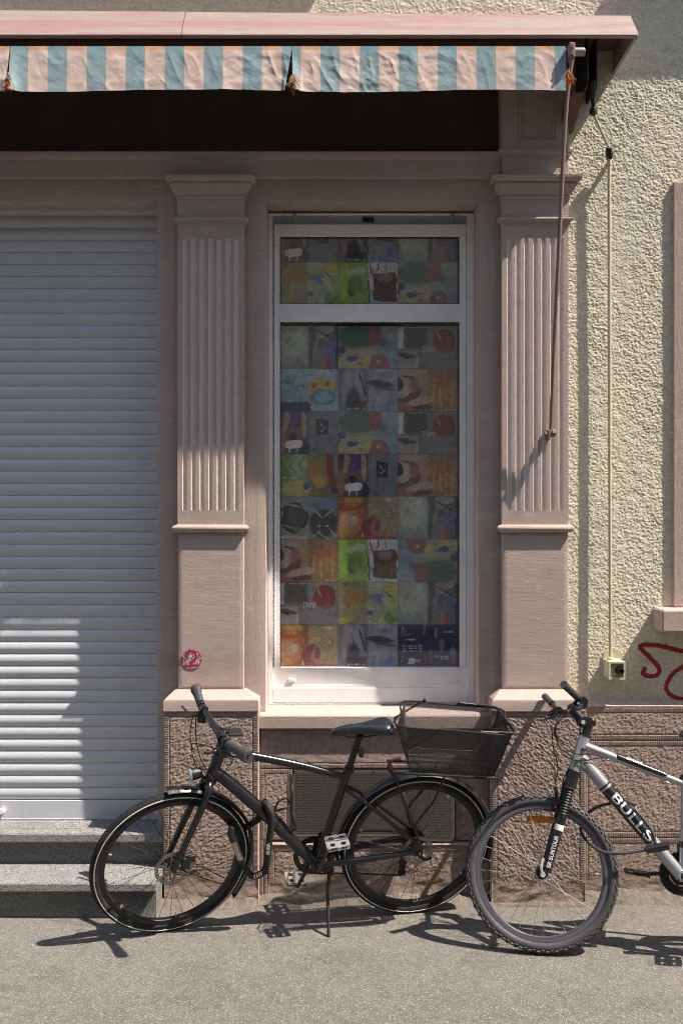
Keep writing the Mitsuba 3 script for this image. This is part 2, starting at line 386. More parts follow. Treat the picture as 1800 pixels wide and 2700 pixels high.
# ------------------------------------------------------------------ printed sheets behind the shop window: one material, fourteen motifs
# element: kind (0 ellipse, 1 box, 2 ring, 3 line of small print), cx, cy, rx, ry, turn, soft, r, g, b, alpha   in cells (2 wide, 1.43 high, y down)
E0, B1, R2, P3 = 0., 1., 2., 3.
DES = {
 'wing': dict(bg=((.25, .29, .25), (.10, .10, .12)), el=[
  (E0, .5, .5, .55, .6, 0, .5, .36, .42, .33, .8), (E0, .3, .45, .12, .2, 20, .6, .16, .2, .17, .6), (E0, .75, .3, .14, .25, -30, .6, .42, .46, .42, .6), (B1, .5, 1.38, .5, .06, 0, .5, .16, .2, .28, .7),
  (E0, 1.55, .12, .32, .36, 0, .25, .34, .31, .27, .8), (E0, 1.3, .5, .06, .7, 12, .5, .27, .25, .27, .7), (B1, 1.72, .95, .22, .4, 0, .1, .10, .14, .30, .9), (B1, 1.55, 1.22, .24, .16, 0, .15, .28, .08, .05, .95), (B1, 1.35, 1.1, .2, .4, 0, .4, .24, .22, .24, .6), (E0, 1.55, .3, .4, .05, 25, .4, .06, .06, .07, .7), (E0, 1.7, .3, .3, .05, -35, .4, .06, .06, .07, .7), (B1, 1.97, .7, .03, .7, 0, .2, .03, .03, .06, .9)]),
 'valley': dict(bg=((.20, .26, .28), (.20, .27, .30)), el=[
  (E0, .62, .35, .65, .42, 0, .25, .075, .15, .10, .95), (E0, .5, 1.15, .8, .45, -10, .3, .34, .33, .16, .9), (E0, 1.4, 1.4, .36, .48, -12, .08, .24, .11, .12, 1), (E0, 1.25, .3, .26, .36, 10, .2, .27, .09, .09, .9), (E0, 1.36, 1.18, .07, .07, 0, .2, .5, .33, .05, 1), (E0, .5, 1.08, .2, .12, -15, .4, .03, .04, .18, .9), (E0, .98, 1.15, .09, .07, 0, .3, .45, .36, .08, 1),
  (E0, .45, 1.3, .09, .06, 20, .3, .42, .32, .05, .9), (E0, .75, 1.3, .08, .05, 0, .3, .3, .1, .06, .9), (E0, .1, .85, .15, .2, 30, .4, .08, .05, .14, .9), (E0, .75, 1.05, .06, .05, 0, .3, .3, .1, .06, .9), (E0, 1.55, .5, .12, .16, 20, .5, .06, .07, .2, .7), (P3, .45, .98, .4, .025, 4, .1, .5, .5, .5, .6), (E0, 1.75, .2, .35, .35, 0, .6, .3, .36, .38, .5)]),
 'thirst': dict(bg=((.15, .145, .15), (.17, .17, .175)), el=[
  (B1, .1, .4, .1, .38, 0, .03, .46, .47, .48, 1), (B1, .62, .35, .38, .4, 0, .5, .06, .055, .06, .9), (B1, .33, 1.13, .34, .31, 0, .03, .26, .23, .23, 1), (E0, .3, 1.0, .34, .1, 6, .4, .05, .045, .05, .9), (E0, .27, 1.06, .12, .06, 0, .3, .02, .02, .02, .9), (B1, .63, 1.25, .03, .2, 0, .3, .45, .42, .4, .5), (E0, 1.55, .5, .38, .42, 0, .05, .20, .035, .03, 1), (E0, 1.35, .3, .06, .26, -20, .4, .36, .27, .24, .6),
  (B1, 1.3, 1.1, .65, .3, 0, .8, .21, .21, .22, .5), (E0, 1.65, .75, .1, .1, 0, .5, .3, .08, .06, .5), (P3, .7, .05, .35, .02, 0, .1, .6, .6, .6, .5)]),
 'wave': dict(bg=((.25, .34, .36), (.24, .36, .40)), el=[
  (E0, .5, .85, .6, .4, 0, .3, .20, .33, .40, .9), (B1, .5, 1.3, .6, .2, 4, .25, .035, .05, .14, 1), (E0, .3, .45, .3, .03, 5, .4, .08, .12, .14, .8), (E0, .7, .6, .3, .03, -8, .4, .10, .13, .15, .8), (E0, 1.45, .6, .5, .26, -8, .15, .50, .36, .05, 1), (E0, 1.5, .95, .46, .3, 0, .1, .10, .23, .33, 1), (E0, 1.22, .55, .09, .1, 0, .2, .45, .07, .04, 1), (E0, 1.64, .47, .08, .09, 0, .2, .45, .07, .04, 1), (E0, 1.55, .95, .34, .2, 0, .2, .22, .38, .46, .9), (E0, 1.55, 1.32, .35, .12, 0, .3, .30, .42, .48, .9), (E0, 1.05, 1.1, .08, .1, 0, .3, .45, .25, .05, .9), (E0, 1.5, .15, .45, .1, 3, .5, .45, .5, .5, .8)]),
 'dress': dict(bg=((.16, .15, .19), (.25, .26, .33)), el=[
  (E0, .3, .5, .2, .7, 8, .5, .33, .30, .35, .8), (E0, .7, .4, .18, .5, -12, .5, .33, .34, .42, .7), (E0, .5, 1.0, .25, .4, 0, .5, .06, .05, .08, .9), (E0, .85, .6, .04, .6, -18, .3, .05, .05, .08, .8), (B1, .6, 1.25, .38, .15, 0, .5, .04, .03, .05, .8), (P3, .6, 1.34, .3, .03, 0, .1, .6, .6, .6, .8),
  (E0, 1.4, .5, .5, .1, 8, .35, .05, .04, .07, .95), (E0, 1.55, .65, .35, .08, 12, .4, .05, .04, .09, .8), (E0, 1.55, .2, .3, .1, 0, .5, .17, .17, .40, .6), (E0, 1.4, 1.1, .4, .3, 0, .6, .27, .31, .31, .7), (E0, 1.7, 1.2, .1, .25, 15, .6, .12, .13, .4, .6), (E0, 1.3, .3, .3, .08, 0, .6, .25, .28, .12, .7), (E0, 1.2, 1.2, .1, .2, 0, .6, .15, .15, .4, .5)]),
 'eclipse': dict(bg=((.33, .24, .17), (.30, .17, .09)), el=[
  (B1, .5, 1.3, .6, .22, 3, .15, .27, .10, .08, .9), (E0, .28, .68, .5, .48, 0, .06, .13, .055, .075, 1), (E0, .12, .60, .34, .36, 0, .1, .38, .32, .22, 1), (E0, .02, .52, .2, .24, 0, .15, .04, .04, .035, 1), (E0, .55, .55, .16, .28, 30, .5, .33, .14, .16, .7), (E0, .9, .55, .25, .2, 0, .5, .40, .20, .10, .7), (E0, .75, 1.1, .5, .16, -10, .3, .42, .33, .26, .8), (E0, .8, 1.3, .35, .1, -5, .2, .11, .04, .05, .95),
  (E0, 1.2, .8, .05, .5, 3, .5, .50, .30, .07, .7), (E0, 1.4, .9, .05, .5, -4, .5, .50, .33, .10, .7), (E0, 1.6, .85, .05, .45, 2, .5, .45, .25, .05, .7), (E0, 1.8, .9, .05, .5, -3, .5, .50, .30, .10, .7), (E0, 1.5, .5, .4, .2, 0, .6, .35, .10, .05, .7), (B1, 1.5, .15, .5, .15, 0, .6, .25, .14, .10, .7), (P3, 1.75, 1.38, .2, .02, 0, .1, .6, .55, .4, .7)]),
 'beard': dict(bg=((.10, .085, .10), (.165, .175, .20)), el=[
  (E0, .25, .35, .1, .6, 10, .3, .38, .25, .17, .95), (E0, .85, .4, .1, .5, -4, .3, .40, .28, .20, .9), (E0, .5, .2, .12, .5, 6, .4, .08, .10, .26, .9), (E0, .5, .75, .32, .22, 0, .3, .20, .11, .09, .9), (E0, .5, .85, .14, .12, 0, .3, .05, .03, .03, .9), (E0, .5, 1.1, .32, .15, 0, .25, .66, .65, .62, 1), (E0, .1, 1.0, .14, .5, 0, .4, .34, .17, .10, .9), (E0, .9, 1.25, .15, .25, 0, .4, .04, .04, .06, .9), (E0, .35, 1.28, .03, .14, 0, .4, .6, .6, .6, .8), (E0, .6, 1.28, .03, .14, 0, .4, .6, .6, .6, .8),
  (B1, 1.48, .52, .19, .26, 0, .04, .05, .05, .05, 1), (E0, 1.45, .45, .1, .03, 50, .4, .38, .38, .36, .9), (E0, 1.52, .6, .12, .03, -55, .4, .38, .38, .36, .9), (E0, 1.42, .65, .07, .03, 20, .4, .30, .30, .28, .9)]),
 'arrows': dict(bg=((.19, .29, .12), (.20, .15, .06)), el=[
  (E0, .15, .5, .3, .9, 0, .5, .10, .25, .03, .9), (E0, .6, 1.15, .5, .28, 0, .3, .40, .39, .10, .9), (E0, .65, .4, .35, .35, 0, .6, .33, .40, .26, .8), (E0, .48, .25, .2, .02, -55, .2, .06, .07, .06, .9), (E0, .48, .52, .2, .02, 55, .2, .06, .07, .06, .9), (E0, .78, .25, .2, .02, -55, .2, .06, .07, .06, .9), (E0, .78, .52, .2, .02, 55, .2, .06, .07, .06, .9), (P3, .5, .8, .36, .02, 0, .1, .65, .65, .6, .8), (E0, .93, 1.07, .12, .14, 0, .2, .03, .08, .28, 1),
  (E0, 1.25, .6, .3, .5, 0, .6, .38, .17, .03, .8), (E0, 1.4, .9, .25, .3, 20, .6, .45, .28, .04, .7), (B1, 1.78, .55, .12, .8, -8, .1, .22, .035, .02, 1), (E0, 1.95, .4, .1, .45, 0, .3, .20, .22, .30, .9), (E0, 1.9, 1.2, .3, .05, 40, .2, .03, .05, .18, .9), (E0, 1.3, .15, .3, .15, 0, .6, .20, .22, .05, .8)]),
 'mask': dict(bg=((.20, .22, .22), (.17, .20, .24)), el=[
  (E0, .5, .7, .48, .52, -10, .06, .025, .023, .025, 1), (E0, .62, .65, .3, .38, 0, .3, .075, .065, .07, .9), (E0, .3, 1.0, .3, .03, 12, .3, .30, .34, .28, .7), (E0, .5, .27, .35, .03, 15, .3, .38, .40, .38, .7), (E0, .7, 1.1, .18, .08, 0, .5, .12, .20, .08, .8), (B1, .5, 1.38, .5, .05, 0, .3, .40, .42, .44, .8), (E0, .1, .7, .03, .3, 15, .3, .28, .30, .26, .7),
  (E0, 1.5, .9, .5, .5, 0, .3, .035, .04, .035, .95), (E0, 1.3, .55, .25, .03, 40, .3, .36, .40, .32, .8), (E0, 1.7, .55, .25, .03, -40, .3, .36, .40, .32, .8), (E0, 1.36, 1.0, .06, .04, 0, .3, .40, .44, .38, .9), (E0, 1.62, 1.0, .06, .04, 0, .3, .40, .44, .38, .9), (E0, 1.5, 1.3, .3, .03, 30, .3, .30, .33, .26, .8), (E0, 1.25, 1.25, .2, .03, -40, .3, .30, .33, .26, .8), (E0, 1.5, .2, .5, .2, 0, .5, .15, .19, .30, .8), (E0, 1.8, 1.2, .2, .03, 60, .3, .30, .33, .26, .8)]),
 'planet': dict(bg=((.28, .13, .07), (.33, .28, .16)), el=[
  (E0, .4, .75, .42, .58, 0, .35, .50, .20, .07, .9), (E0, .5, .15, .35, .16, 0, .5, .46, .28, .04, .9), (E0, .3, .8, .26, .3, 0, .5, .55, .33, .25, .7), (E0, .55, .8, .14, .14, 0, .5, .52, .46, .40, .7), (E0, .75, .5, .14, .4, -25, .4, .36, .12, .07, .9), (E0, .3, .4, .3, .1, 0, .5, .33, .08, .05, .8), (E0, .85, 1.1, .07, .3, 10, .3, .55, .42, .05, .9), (E0, .2, 1.2, .2, .2, 0, .5, .50, .28, .06, .8),
  (E0, 1.1, 1.05, .3, .4, 10, .08, .22, .07, .09, 1), (E0, 1.18, .95, .07, .25, 10, .5, .40, .22, .22, .7), (E0, 1.6, 1.25, .5, .1, 8, .3, .38, .20, .11, .8), (B1, 1.5, 1.4, .5, .1, 6, .2, .30, .10, .10, .9), (R2, 1.35, .48, .12, .12, 0, .1, .14, .10, .07, .8), (R2, 1.75, .62, .13, .13, 0, .1, .14, .10, .07, .8), (E0, 1.31, .5, .1, .1, 0, .3, .33, .28, .16, .9), (E0, 1.7, .6, .11, .11, 0, .3, .33, .28, .16, .9), (P3, 1.65, .1, .28, .02, 0, .1, .6, .58, .5, .7)]),
 'page': dict(bg=((.24, .36, .08), (.50, .51, .53)), el=[
  (E0, .2, .6, .2, .8, 0, .5, .30, .50, .04, .9), (E0, .6, .3, .4, .14, -8, .5, .42, .50, .36, .8), (E0, .6, .8, .3, .4, 0, .6, .15, .24, .05, .8), (E0, .5, 1.1, .25, .05, 35, .4, .06, .09, .03, .8), (E0, .4, .9, .04, .3, 0, .4, .08, .12, .04, .7), (E0, .75, 1.2, .25, .2, 0, .6, .25, .40, .08, .8),
  (B1, 1.57, .83, .39, .48, 0, .03, .155, .085, .065, 1), (E0, 1.57, .5, .25, .16, 0, .6, .24, .21, .17, .9), (E0, 1.4, .7, .25, .05, 50, .5, .10, .05, .045, .8), (E0, 1.75, .7, .25, .05, -50, .5, .10, .05, .045, .8), (E0, 1.1, .2, .025, .22, -12, .2, .30, .04, .04, 1), (E0, 1.33, .15, .025, .18, 12, .2, .30, .04, .04, 1), (E0, 1.58, .18, .015, .18, -5, .2, .18, .04, .05, 1), (B1, 1.03, 1.0, .03, .4, 0, .1, .05, .05, .10, .9), (E0, 1.1, .95, .06, .03, 30, .3, .30, .04, .04, 1)]),
 'bird': dict(bg=((.28, .25, .13), (.33, .37, .24)), el=[
  (E0, .6, .5, .5, .22, -6, .5, .34, .18, .03, .9), (E0, .5, .1, .5, .15, 0, .5, .20, .22, .07, .8), (E0, .5, 1.0, .14, .4, 8, .5, .38, .36, .08, .7), (E0, .75, 1.1, .3, .3, 0, .6, .24, .22, .21, .8), (E0, .2, 1.3, .25, .15, 0, .5, .42, .40, .05, .8), (E0, .25, .1, .09, .07, -30, .3, .22, .06, .07, .9),
  (E0, 1.8, .2, .3, .2, 0, .5, .42, .36, .02, .9), (E0, 1.3, .5, .26, .1, -5, .4, .12, .15, .40, .9), (E0, 1.35, .66, .14, .07, 20, .4, .10, .12, .36, .9), (E0, 1.1, 1.05, .12, .08, 0, .3, .03, .08, .32, .9), (E0, 1.65, .4, .3, .025, 40, .3, .05, .06, .04, .9), (E0, 1.75, 1.2, .22, .22, 0, .5, .08, .22, .03, .9), (E0, 1.25, 1.2, .2, .16, 0, .6, .30, .22, .16, .6), (E0, 1.85, .8, .1, .4, 0, .5, .28, .34, .06, .8)]),
 'drops': dict(bg=((.028, .028, .085), (.03, .03, .10)), el=[
  (E0, .16, .2, .06, .16, 0, .4, .24, .22, .32, .8), (E0, .2, .3, .2, .12, 0, .6, .12, .08, .20, .7), (E0, .9, .15, .05, .2, 0, .5, .17, .17, .33, .7), (E0, 1.28, .25, .05, .2, 0, .4, .22, .21, .32, .8), (E0, 1.45, .7, .1, .25, 0, .5, .19, .17, .24, .7), (E0, 1.85, 1.0, .1, .3, 0, .5, .20, .18, .25, .7), (E0, 1.1, 1.05, .06, .25, 0, .5, .20, .12, .2, .7), (E0, .15, 1.1, .05, .25, 0, .5, .18, .10, .18, .7), (E0, .95, 1.2, .05, .22, 0, .5, .30, .05, .08, .6),
  (P3, .42, .5, .16, .025, 0, .1, .62, .62, .68, .9), (P3, .5, .72, .34, .02, 0, .1, .5, .5, .6, .8), (P3, .5, .8, .34, .02, 0, .1, .5, .5, .6, .8), (P3, .5, .88, .34, .02, 0, .1, .5, .5, .6, .8), (P3, 1.7, .24, .2, .03, 0, .1, .6, .6, .66, .9), (P3, 1.48, 1.07, .22, .025, 0, .1, .6, .6, .66, .9), (P3, 1.55, 1.14, .16, .025, 0, .1, .6, .6, .66, .9), (B1, .43, 1.22, .09, .09, 0, .03, .62, .62, .64, 1), (R2, .43, 1.22, .055, .055, 0, .1, .04, .04, .1, 1), (P3, .64, 1.2, .1, .05, 0, .1, .55, .55, .62, .9)]),
}
NAMES = list(DES)
NE = max(len(d['el']) for d in DES.values())
tab = np.zeros((len(NAMES), NE, 11), np.float32); tab[:, :, 3:5] = 1; tab[:, :, 6] = .1
for i, k in enumerate(NAMES):
    for j, e in enumerate(DES[k]['el']):
        tab[i, j] = e
        tab[i, j, 5] = math.radians(e[5])
TAB = mi.Float(tab.ravel())
BG = mi.Float(np.array([DES[k]['bg'] for k in NAMES], np.float32).ravel())
dr.eval(TAB, BG)
def f_print(p, n, uv):
    U = uv.x
    d = dr.clip(dr.floor(U / 4.0), 0, len(NAMES) - 1)
    u, v = U - 4.0 * d, uv.y
    di = mi.UInt32(d)
    wu = u + 0.11 * (fbm(u * 5, v * 5, d * 3 + 1, 3) - 0.5)
    wv = v + 0.11 * (fbm(u * 5 + 9, v * 5, d * 3 + 2, 3) - 0.5)
    side = mi.UInt32(dr.select(u > 1.0, 3, 0))
    col = mi.Color3f(*[dr.gather(mi.Float, BG, di * 6 + side + c) for c in range(3)])
    col *= 0.70 + 0.6 * fbm(u * 3 + 3 * d, v * 3, 4.0, 3)
    br = fbm(wu * (7 + 5 * cell_rand(d, 3)) + 2 * noise(u * 3, v * 3, d), wv * (7 + 12 * cell_rand(d, 7)) + 2 * noise(u * 3 + 7, v * 3, d), d * 3 + 5, 3)
    bc = noise(u * 6 + 11 * d, v * 6, 8.0)
    letter = smoothstep(0.38, 0.5, noise(u * 42, v * 3, d))
    for j in range(NE):
        g = [dr.gather(mi.Float, TAB, di * (NE * 11) + j * 11 + c) for c in range(11)]
        kind = g[0]
        pr = kind > 2.5
        du, dv = dr.select(pr, u, wu) - g[1], dr.select(pr, v, wv) - g[2]
        c, s = dr.cos(g[5]), dr.sin(g[5])
        a, b = (du * c + dv * s) / g[3], (dv * c - du * s) / g[4]
        e = dr.sqrt(a * a + b * b)
        q = dr.maximum(dr.abs(a), dr.abs(b))
        r = dr.abs(e - 0.85) / 0.15
        t = dr.select(kind < 0.5, e, dr.select(kind < 1.5, q, dr.select(kind < 2.5, r, q)))
        m = 1 - smoothstep(1 - g[6] * 0.6, 1 + g[6] * 0.35, t)
        m = m * g[10] * dr.select(pr, letter, 1.0)
        col = col * (1 - m) + mi.Color3f(g[7], g[8], g[9]) * m
    col = col * (0.68 + 0.64 * br)
    col = mi.Color3f(col.x * (0.85 + 0.3 * bc), col.y, col.z * (1.15 - 0.3 * bc))
    return mix(col, mi.Color3f(mi.luminance(col)), 0.10) * 1.3
scene['print'] = {'type': 'twosided', 'bsdf': {'type': 'principled', 'base_color': mikit.proc(f_print), 'roughness': 0.45, 'specular': 0.3}}

# ------------------------------------------------------------------ setting: pavement
def ground(x0, x1, y0, y1, z, nx, ny, amp):
    X, Y = np.meshgrid(np.linspace(x0, x1, nx), np.linspace(y0, y1, ny), indexing='ij')
    Z = z + amp * (meshkit.fbm(np.stack([X / .9, Y / .9, X * 0], -1), 3, 5) - .5)
    I = np.arange(X.size).reshape(X.shape)
    return quads(np.stack([X, Y, Z], -1).reshape(-1, 3), np.stack([I[:-1, :-1], I[1:, :-1], I[1:, 1:], I[:-1, 1:]], -1).reshape(-1, 4))
put('pavement', cat(ground(-3, 3.6, -1.7, .05, 0, 120, 50, .012), bx(-60, -3, -1.7, .05, -.2, .0), bx(3.6, 60, -1.7, .05, -.2, 0)), 'asphalt', smooth=20)
put('kerb', bx(-60, 60, -1.85, -1.7, -.3, .004, .01), 'granite', smooth=20, label='granite kerb stones along the pavement edge')
labels['kerb']['kind'] = 'structure'
put('street', cat(bx(-150, 150, -150, -1.85, -.3, -.12)), 'street_asphalt', smooth=False, label='dark asphalt street behind the camera')
labels['street']['kind'] = 'structure'
labels['pavement'] = {'kind': 'structure', 'label': 'speckled grey beige asphalt pavement in front of the shop'}

# ------------------------------------------------------------------ the shop house
H = thing('shop_house', 'pink and cream shopfront house with fluted pilasters and sandstone base', 'building')
YP, YM, YPL, YST, YC, YSH, YW = -0.18, -0.14, -0.25, -0.12, -0.183, 0.015, 0.04   # pilaster, margin, plinth, stucco, cellar wall, shutter, window frame
ZL = 3.3675                                                                          # lintel soffit

# --- stucco
def h_stucco(X, Z):
    b = meshkit.noise(np.stack([X / .03, Z / .03, X * 0 + 3], -1), 4)
    a = meshkit.fbm(np.stack([X / .0072 + .6 * b, Z / .0064, X * 0], -1), 2, 3)
    c = meshkit.fbm(np.stack([X / .22, Z / .3, X * 0 + 8], -1), 3, 9)
    return (0.0035 + .0045 * (c - .3)) * (a - .5) + 0.0018 * b
def sheet(x0, x1, z0, z1, step, amp=1.0):
    nx, nzz = int((x1 - x0) / step) + 1, int((z1 - z0) / step) + 1
    X, Z = np.meshgrid(np.linspace(x0, x1, nx), np.linspace(z0, z1, nzz), indexing='ij')
    V = np.stack([X, YST - amp * h_stucco(X, Z), Z], -1)
    I = np.arange(X.size).reshape(X.shape)
    q = np.stack([I[:-1, :-1], I[1:, :-1], I[1:, 1:], I[:-1, 1:]], -1).reshape(-1, 4)
    return V.reshape(-1, 3), q
SV, SQ = sheet(1.06, 1.80, 0.86, 4.55, 0.0030)
parts = [quads(SV, SQ), quads(*sheet(-1.9, 1.06, 4.2, 4.55, 0.0036)),
         quads(*sheet(-3.4, -1.9, 4.0, 4.55, .03, .3)), quads(*sheet(-3.4, 3.6, 4.55, 6.6, .04, .3)), quads(*sheet(1.80, 3.6, 0.86, 4.55, .03, .3)),
         bx(-3.4, 3.6, YST + .02, .6, 4.06, 6.6), bx(1.05, 3.6, YST + .03, .6, 0, 4.0)]
put('stucco_wall', cat(parts), 'stucco', H, smooth=True)

# --- pilasters
def pilaster(x0, x1, attic):
    P = None
    # fluted shaft
    z0s, z1s = 1.861 - .062, 3.238
    body = m3.Manifold.cube([x1 - x0, 0.14, z1s - z0s]).translate([x0, YP, z0s])
    cx = (x0 + x1) / 2
    cut = m3.Manifold()
    zb, zt = 1.868, 3.166
    for k in range(7):
        x = cx + (k - 3) * 0.0413
        c = m3.Manifold.cylinder(zt - zb, 0.0118, 0.0118, 28) .translate([0, 0, zb])
        s = m3.Manifold.sphere(0.0118, 28).translate([0, 0, zt])
        cut = cut + (c + s).scale([1, .86, 1]).translate([x, YP, 0])
    P = put('pilaster', body - cut, 'plaster', H, smooth=35)
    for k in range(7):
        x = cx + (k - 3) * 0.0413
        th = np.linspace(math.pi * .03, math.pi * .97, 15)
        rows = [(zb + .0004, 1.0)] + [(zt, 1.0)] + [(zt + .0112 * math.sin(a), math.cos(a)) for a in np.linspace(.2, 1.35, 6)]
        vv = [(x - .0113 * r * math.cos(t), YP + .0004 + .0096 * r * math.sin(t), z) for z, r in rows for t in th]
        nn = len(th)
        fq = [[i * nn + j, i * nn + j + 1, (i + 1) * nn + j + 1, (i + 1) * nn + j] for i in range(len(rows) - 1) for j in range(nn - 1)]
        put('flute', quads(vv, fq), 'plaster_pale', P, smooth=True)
    # pedestal die
    put('pedestal', relief(x0 + .003, x1 - .001, 1.005, 1.764, YP, YM + .06, .012, lambda X, Z: .0012 * nz(X, Z, .12, .03, 4), .004), 'plaster', P, smooth=True)
    m = lambda rows: loft_rects([(x0 - p, x1 + p, YP - p, z) for p, z in rows], YM + .06)
    put('middle_band', m([(.002, 1.762), (.012, 1.764), (.018, 1.768), (.022, 1.775), (.023, 1.782), (.021, 1.790), (.014, 1.796), (.002, 1.799)]), 'plaster', P, smooth=40)
    put('necking', m([(.001, 3.236), (.004, 3.238), (.004, 3.246), (.009, 3.248), (.009, 3.254), (.017, 3.258), (.020, 3.264), (.019, 3.270), (.012, 3.274), (.001, 3.275), (.001, 3.360)]), 'plaster', P, smooth=30)
    put('capital', m([(.002, 3.358), (.007, 3.362), (.007, 3.372), (.003, 3.375), (.003, 3.379), (.008, 3.381), (.014, 3.390), (.024, 3.404), (.032, 3.420), (.034, 3.431), (.030, 3.432), (.030, 3.437), (.048, 3.4375), (.054, 3.448), (.054, 3.463), (.045, 3.467), (.0, 3.480)]), 'plaster', P, smooth=30)
    # base: weathered slope and cap block above the rusticated plinth
    px0, px1 = PLX[x0]
    rings = [(px0 + .003, px1 - .003, YPL - .002, .915), (px0, px1, YPL - .006, .919), (px0, px1, YPL - .006, .964), (px0 + .004, px1 - .004, YPL - .003, .9715), (x0 - .012, x1 + .012, YP - .004, 1.007), (x0 + .004, x1 - .002, YP + .001, 1.0085)]
    put('base_cap', loft_rects(rings, YM + .06), 'plaster', P, smooth=25)
    if attic:
        A = [bx(x0, x1, YP + .012, YM + .1, 3.478, 4.0)]
        # raised frame with a sunk panel
        fx0, fx1, fz = x0 + .077, x1 - .062, 3.648
        A += [bx(x0, fx0, YP, YP + .012, 3.60, 4.0, .002), bx(fx1, x1, YP, YP + .012, 3.60, 4.0, .002), bx(fx0, fx1, YP, YP + .012, 3.60, fz, .002),
              bx(x0, x1, YP, YP + .012, 3.478, 3.566, .002), bx(fx0 + .001, fx0 + .014, YP + .005, YP + .013, fz, 4.0, .002), bx(fx1 - .014, fx1 - .001, YP + .005, YP + .013, fz, 4.0, .002), bx(fx0, fx1, YP + .005, YP + .0131, fz, fz + .013, .002)]
        put('attic', cat(A), 'plaster', P, smooth=20)
        put('attic_band', loft_rects([(x0 - p, x1 + p, YP - p, z) for p, z in [(.002, 3.562), (.004, 3.572), (.013, 3.576), (.016, 3.583), (.016, 3.596), (.002, 3.601)]], YM + .1), 'plaster', P, smooth=30)
    return P
PLX = {-0.786: (-.8407, -.3926), 0.7695: (.7098, 1.1525)}
pilaster(-0.786, -0.469, False)
pilaster(0.7695, 1.0877, True)

# --- plinths below the pilasters: pick-hewn sandstone with a tooled margin
def h_hewn(x0, x1, z0, z1, bw, seed, ang=0.8, amp=.008, broken=0.0, sides=(1, 1, 1, 1)):
    def f(X, Z):
        wob = .0015 * nz(X, Z, .03, .03, seed + 9)
        d = np.minimum.reduce([np.where(sides[0], X - x0, 9), np.where(sides[1], x1 - X, 9), np.where(sides[2], Z - z0, 9), np.where(sides[3], z1 - Z, 9)]) + wob
        vert = np.minimum(np.where(sides[0], X - x0, 9), np.where(sides[1], x1 - X, 9)) < np.minimum(np.where(sides[2], Z - z0, 9), np.where(sides[3], z1 - Z, 9))
        t = np.where(vert, Z, X)
        tooth = .0016 * np.sin(2 * np.pi * t / .0085 + 2 * nz(X, Z, .05, .05, seed + 2)) - .0005
        wx = .02 * nz(X, Z, .09, .09, seed + 5)
        c, s = math.cos(ang), math.sin(ang)
        u, w = (X + wx) * c + Z * s, Z * c - (X + wx) * s
        g = meshkit.fbm(np.stack([u / .0105, w / .0052, X * 0 + seed], -1), 2, seed) - .5
        pick = amp * .68 * g + .004 * nz(X, Z, .08, .08, seed + 3) - .001
        h = np.where(d < bw, tooth, pick - .004 * np.exp(-((d - bw) / .004) ** 2))
        if broken:
            k = np.clip((broken - Z) / (.5 * broken) + 1.6 * nz(X, Z, .12, .12, seed + 7), 0, 1)
            h = h * (1 - k) + k * (.020 * nz(X, Z, .11, .06, seed + 8, .4, 4) - .006)
        return h
    return f
for i, x in enumerate((-0.786, 0.7695)):
    a, b = PLX[x]
    z0 = -.02
    put('plinth', relief(a, b, z0, .9165, YPL, YM + .05, .0026, h_hewn(a, b, z0, .9165, .0255, 11 + i, 2.4 if i else .75, .0085 if i == 0 else .0085, .17 if i == 0 else .14), .004), 'sandstone', H, smooth=True)

# --- flat jambs beside the openings and the lintel over them
J = []
for a, b, z0 in ((-.8895, -.78, -.02), (-.475, -.3675, .86), (.6640, .775, .86)):
    J.append(put('jamb', relief(a, b, z0, ZL + .1075, YM, .12, .02, lambda X, Z: .0018 * nz(X, Z, .03, .25, 6), .005), 'plaster_upright', H, smooth=True))
put('lintel', cat(relief(-3.4, -.782, ZL, 3.476, YM - .001, .12, .02, lambda X, Z: .0012 * nz(X, Z, .2, .04, 8), .004), relief(-.474, .775, ZL, 3.476, YM - .001, .12, .02, lambda X, Z: .0012 * nz(X, Z, .2, .04, 8), .004)), 'plaster', H, smooth=True)
def extr_x(prof, x0, x1):
    """profile of (y, z) extruded along x"""
    n = len(prof)
    v = [(x0, y, z) for y, z in prof] + [(x1, y, z) for y, z in prof]
    q = [[i, (i + 1) % n, n + (i + 1) % n, n + i] for i in range(n)]
    m = quads(v, q)
    caps = trimesh.creation.triangulate_polygon(Polygon(prof), engine='earcut')
    for s, x in ((1, x0), (-1, x1)):
        vv = np.column_stack([np.full(len(caps[0]), x), caps[0]])
        m = cat(m, trimesh.Trimesh(vv, caps[1][:, ::s], process=False))
    return m
prof = [(.1, 3.470), (YM - .012, 3.470), (YM - .020, 3.474), (YM - .022, 3.480), (YM - .022, 3.556), (YM - .028, 3.562), (YM - .034, 3.572), (YM - .037, 3.583), (YM - .037, 3.592), (YM - .030, 3.596), (.1, 3.600)]
put('architrave', extr_x(prof, -3.4, .7685), 'plaster', H, smooth=30)
put('sign_panel', cat(bx(-3.4, .7675, -.07, .1, 3.598, 4.1), bx(-3.4, 1.05, -.09, .1, 4.0, 4.2)), 'sign_paint', H, smooth=20)
put('upper_shadow_sill', bx(1.535, 3.0, YST - .16, YST + .02, 4.675, 4.79, .01), 'plaster', H, smooth=20)  # unseen sill, added to cast the shadow on the stucco at upper right
put('upper_shadow_sill', bx(-1.6, .05, YST - .16, YST + .02, 4.62, 4.74, .01), 'plaster', H, smooth=20)  # likewise unseen, added for the shadow left above the hood
put('inner_wall', cat(bx(-3.4, 3.6, .6, .7, 0, 6.6), bx(-3.4, 3.6, .0, .7, -.3, -.02), bx(-3.4, -3.3, -.1, .7, 0, 6.6), bx(-.40, -.37, .09, .6, .3, 3.5), bx(.665, .70, .09, .6, .3, 3.5)), 'room_dark', H, smooth=False)

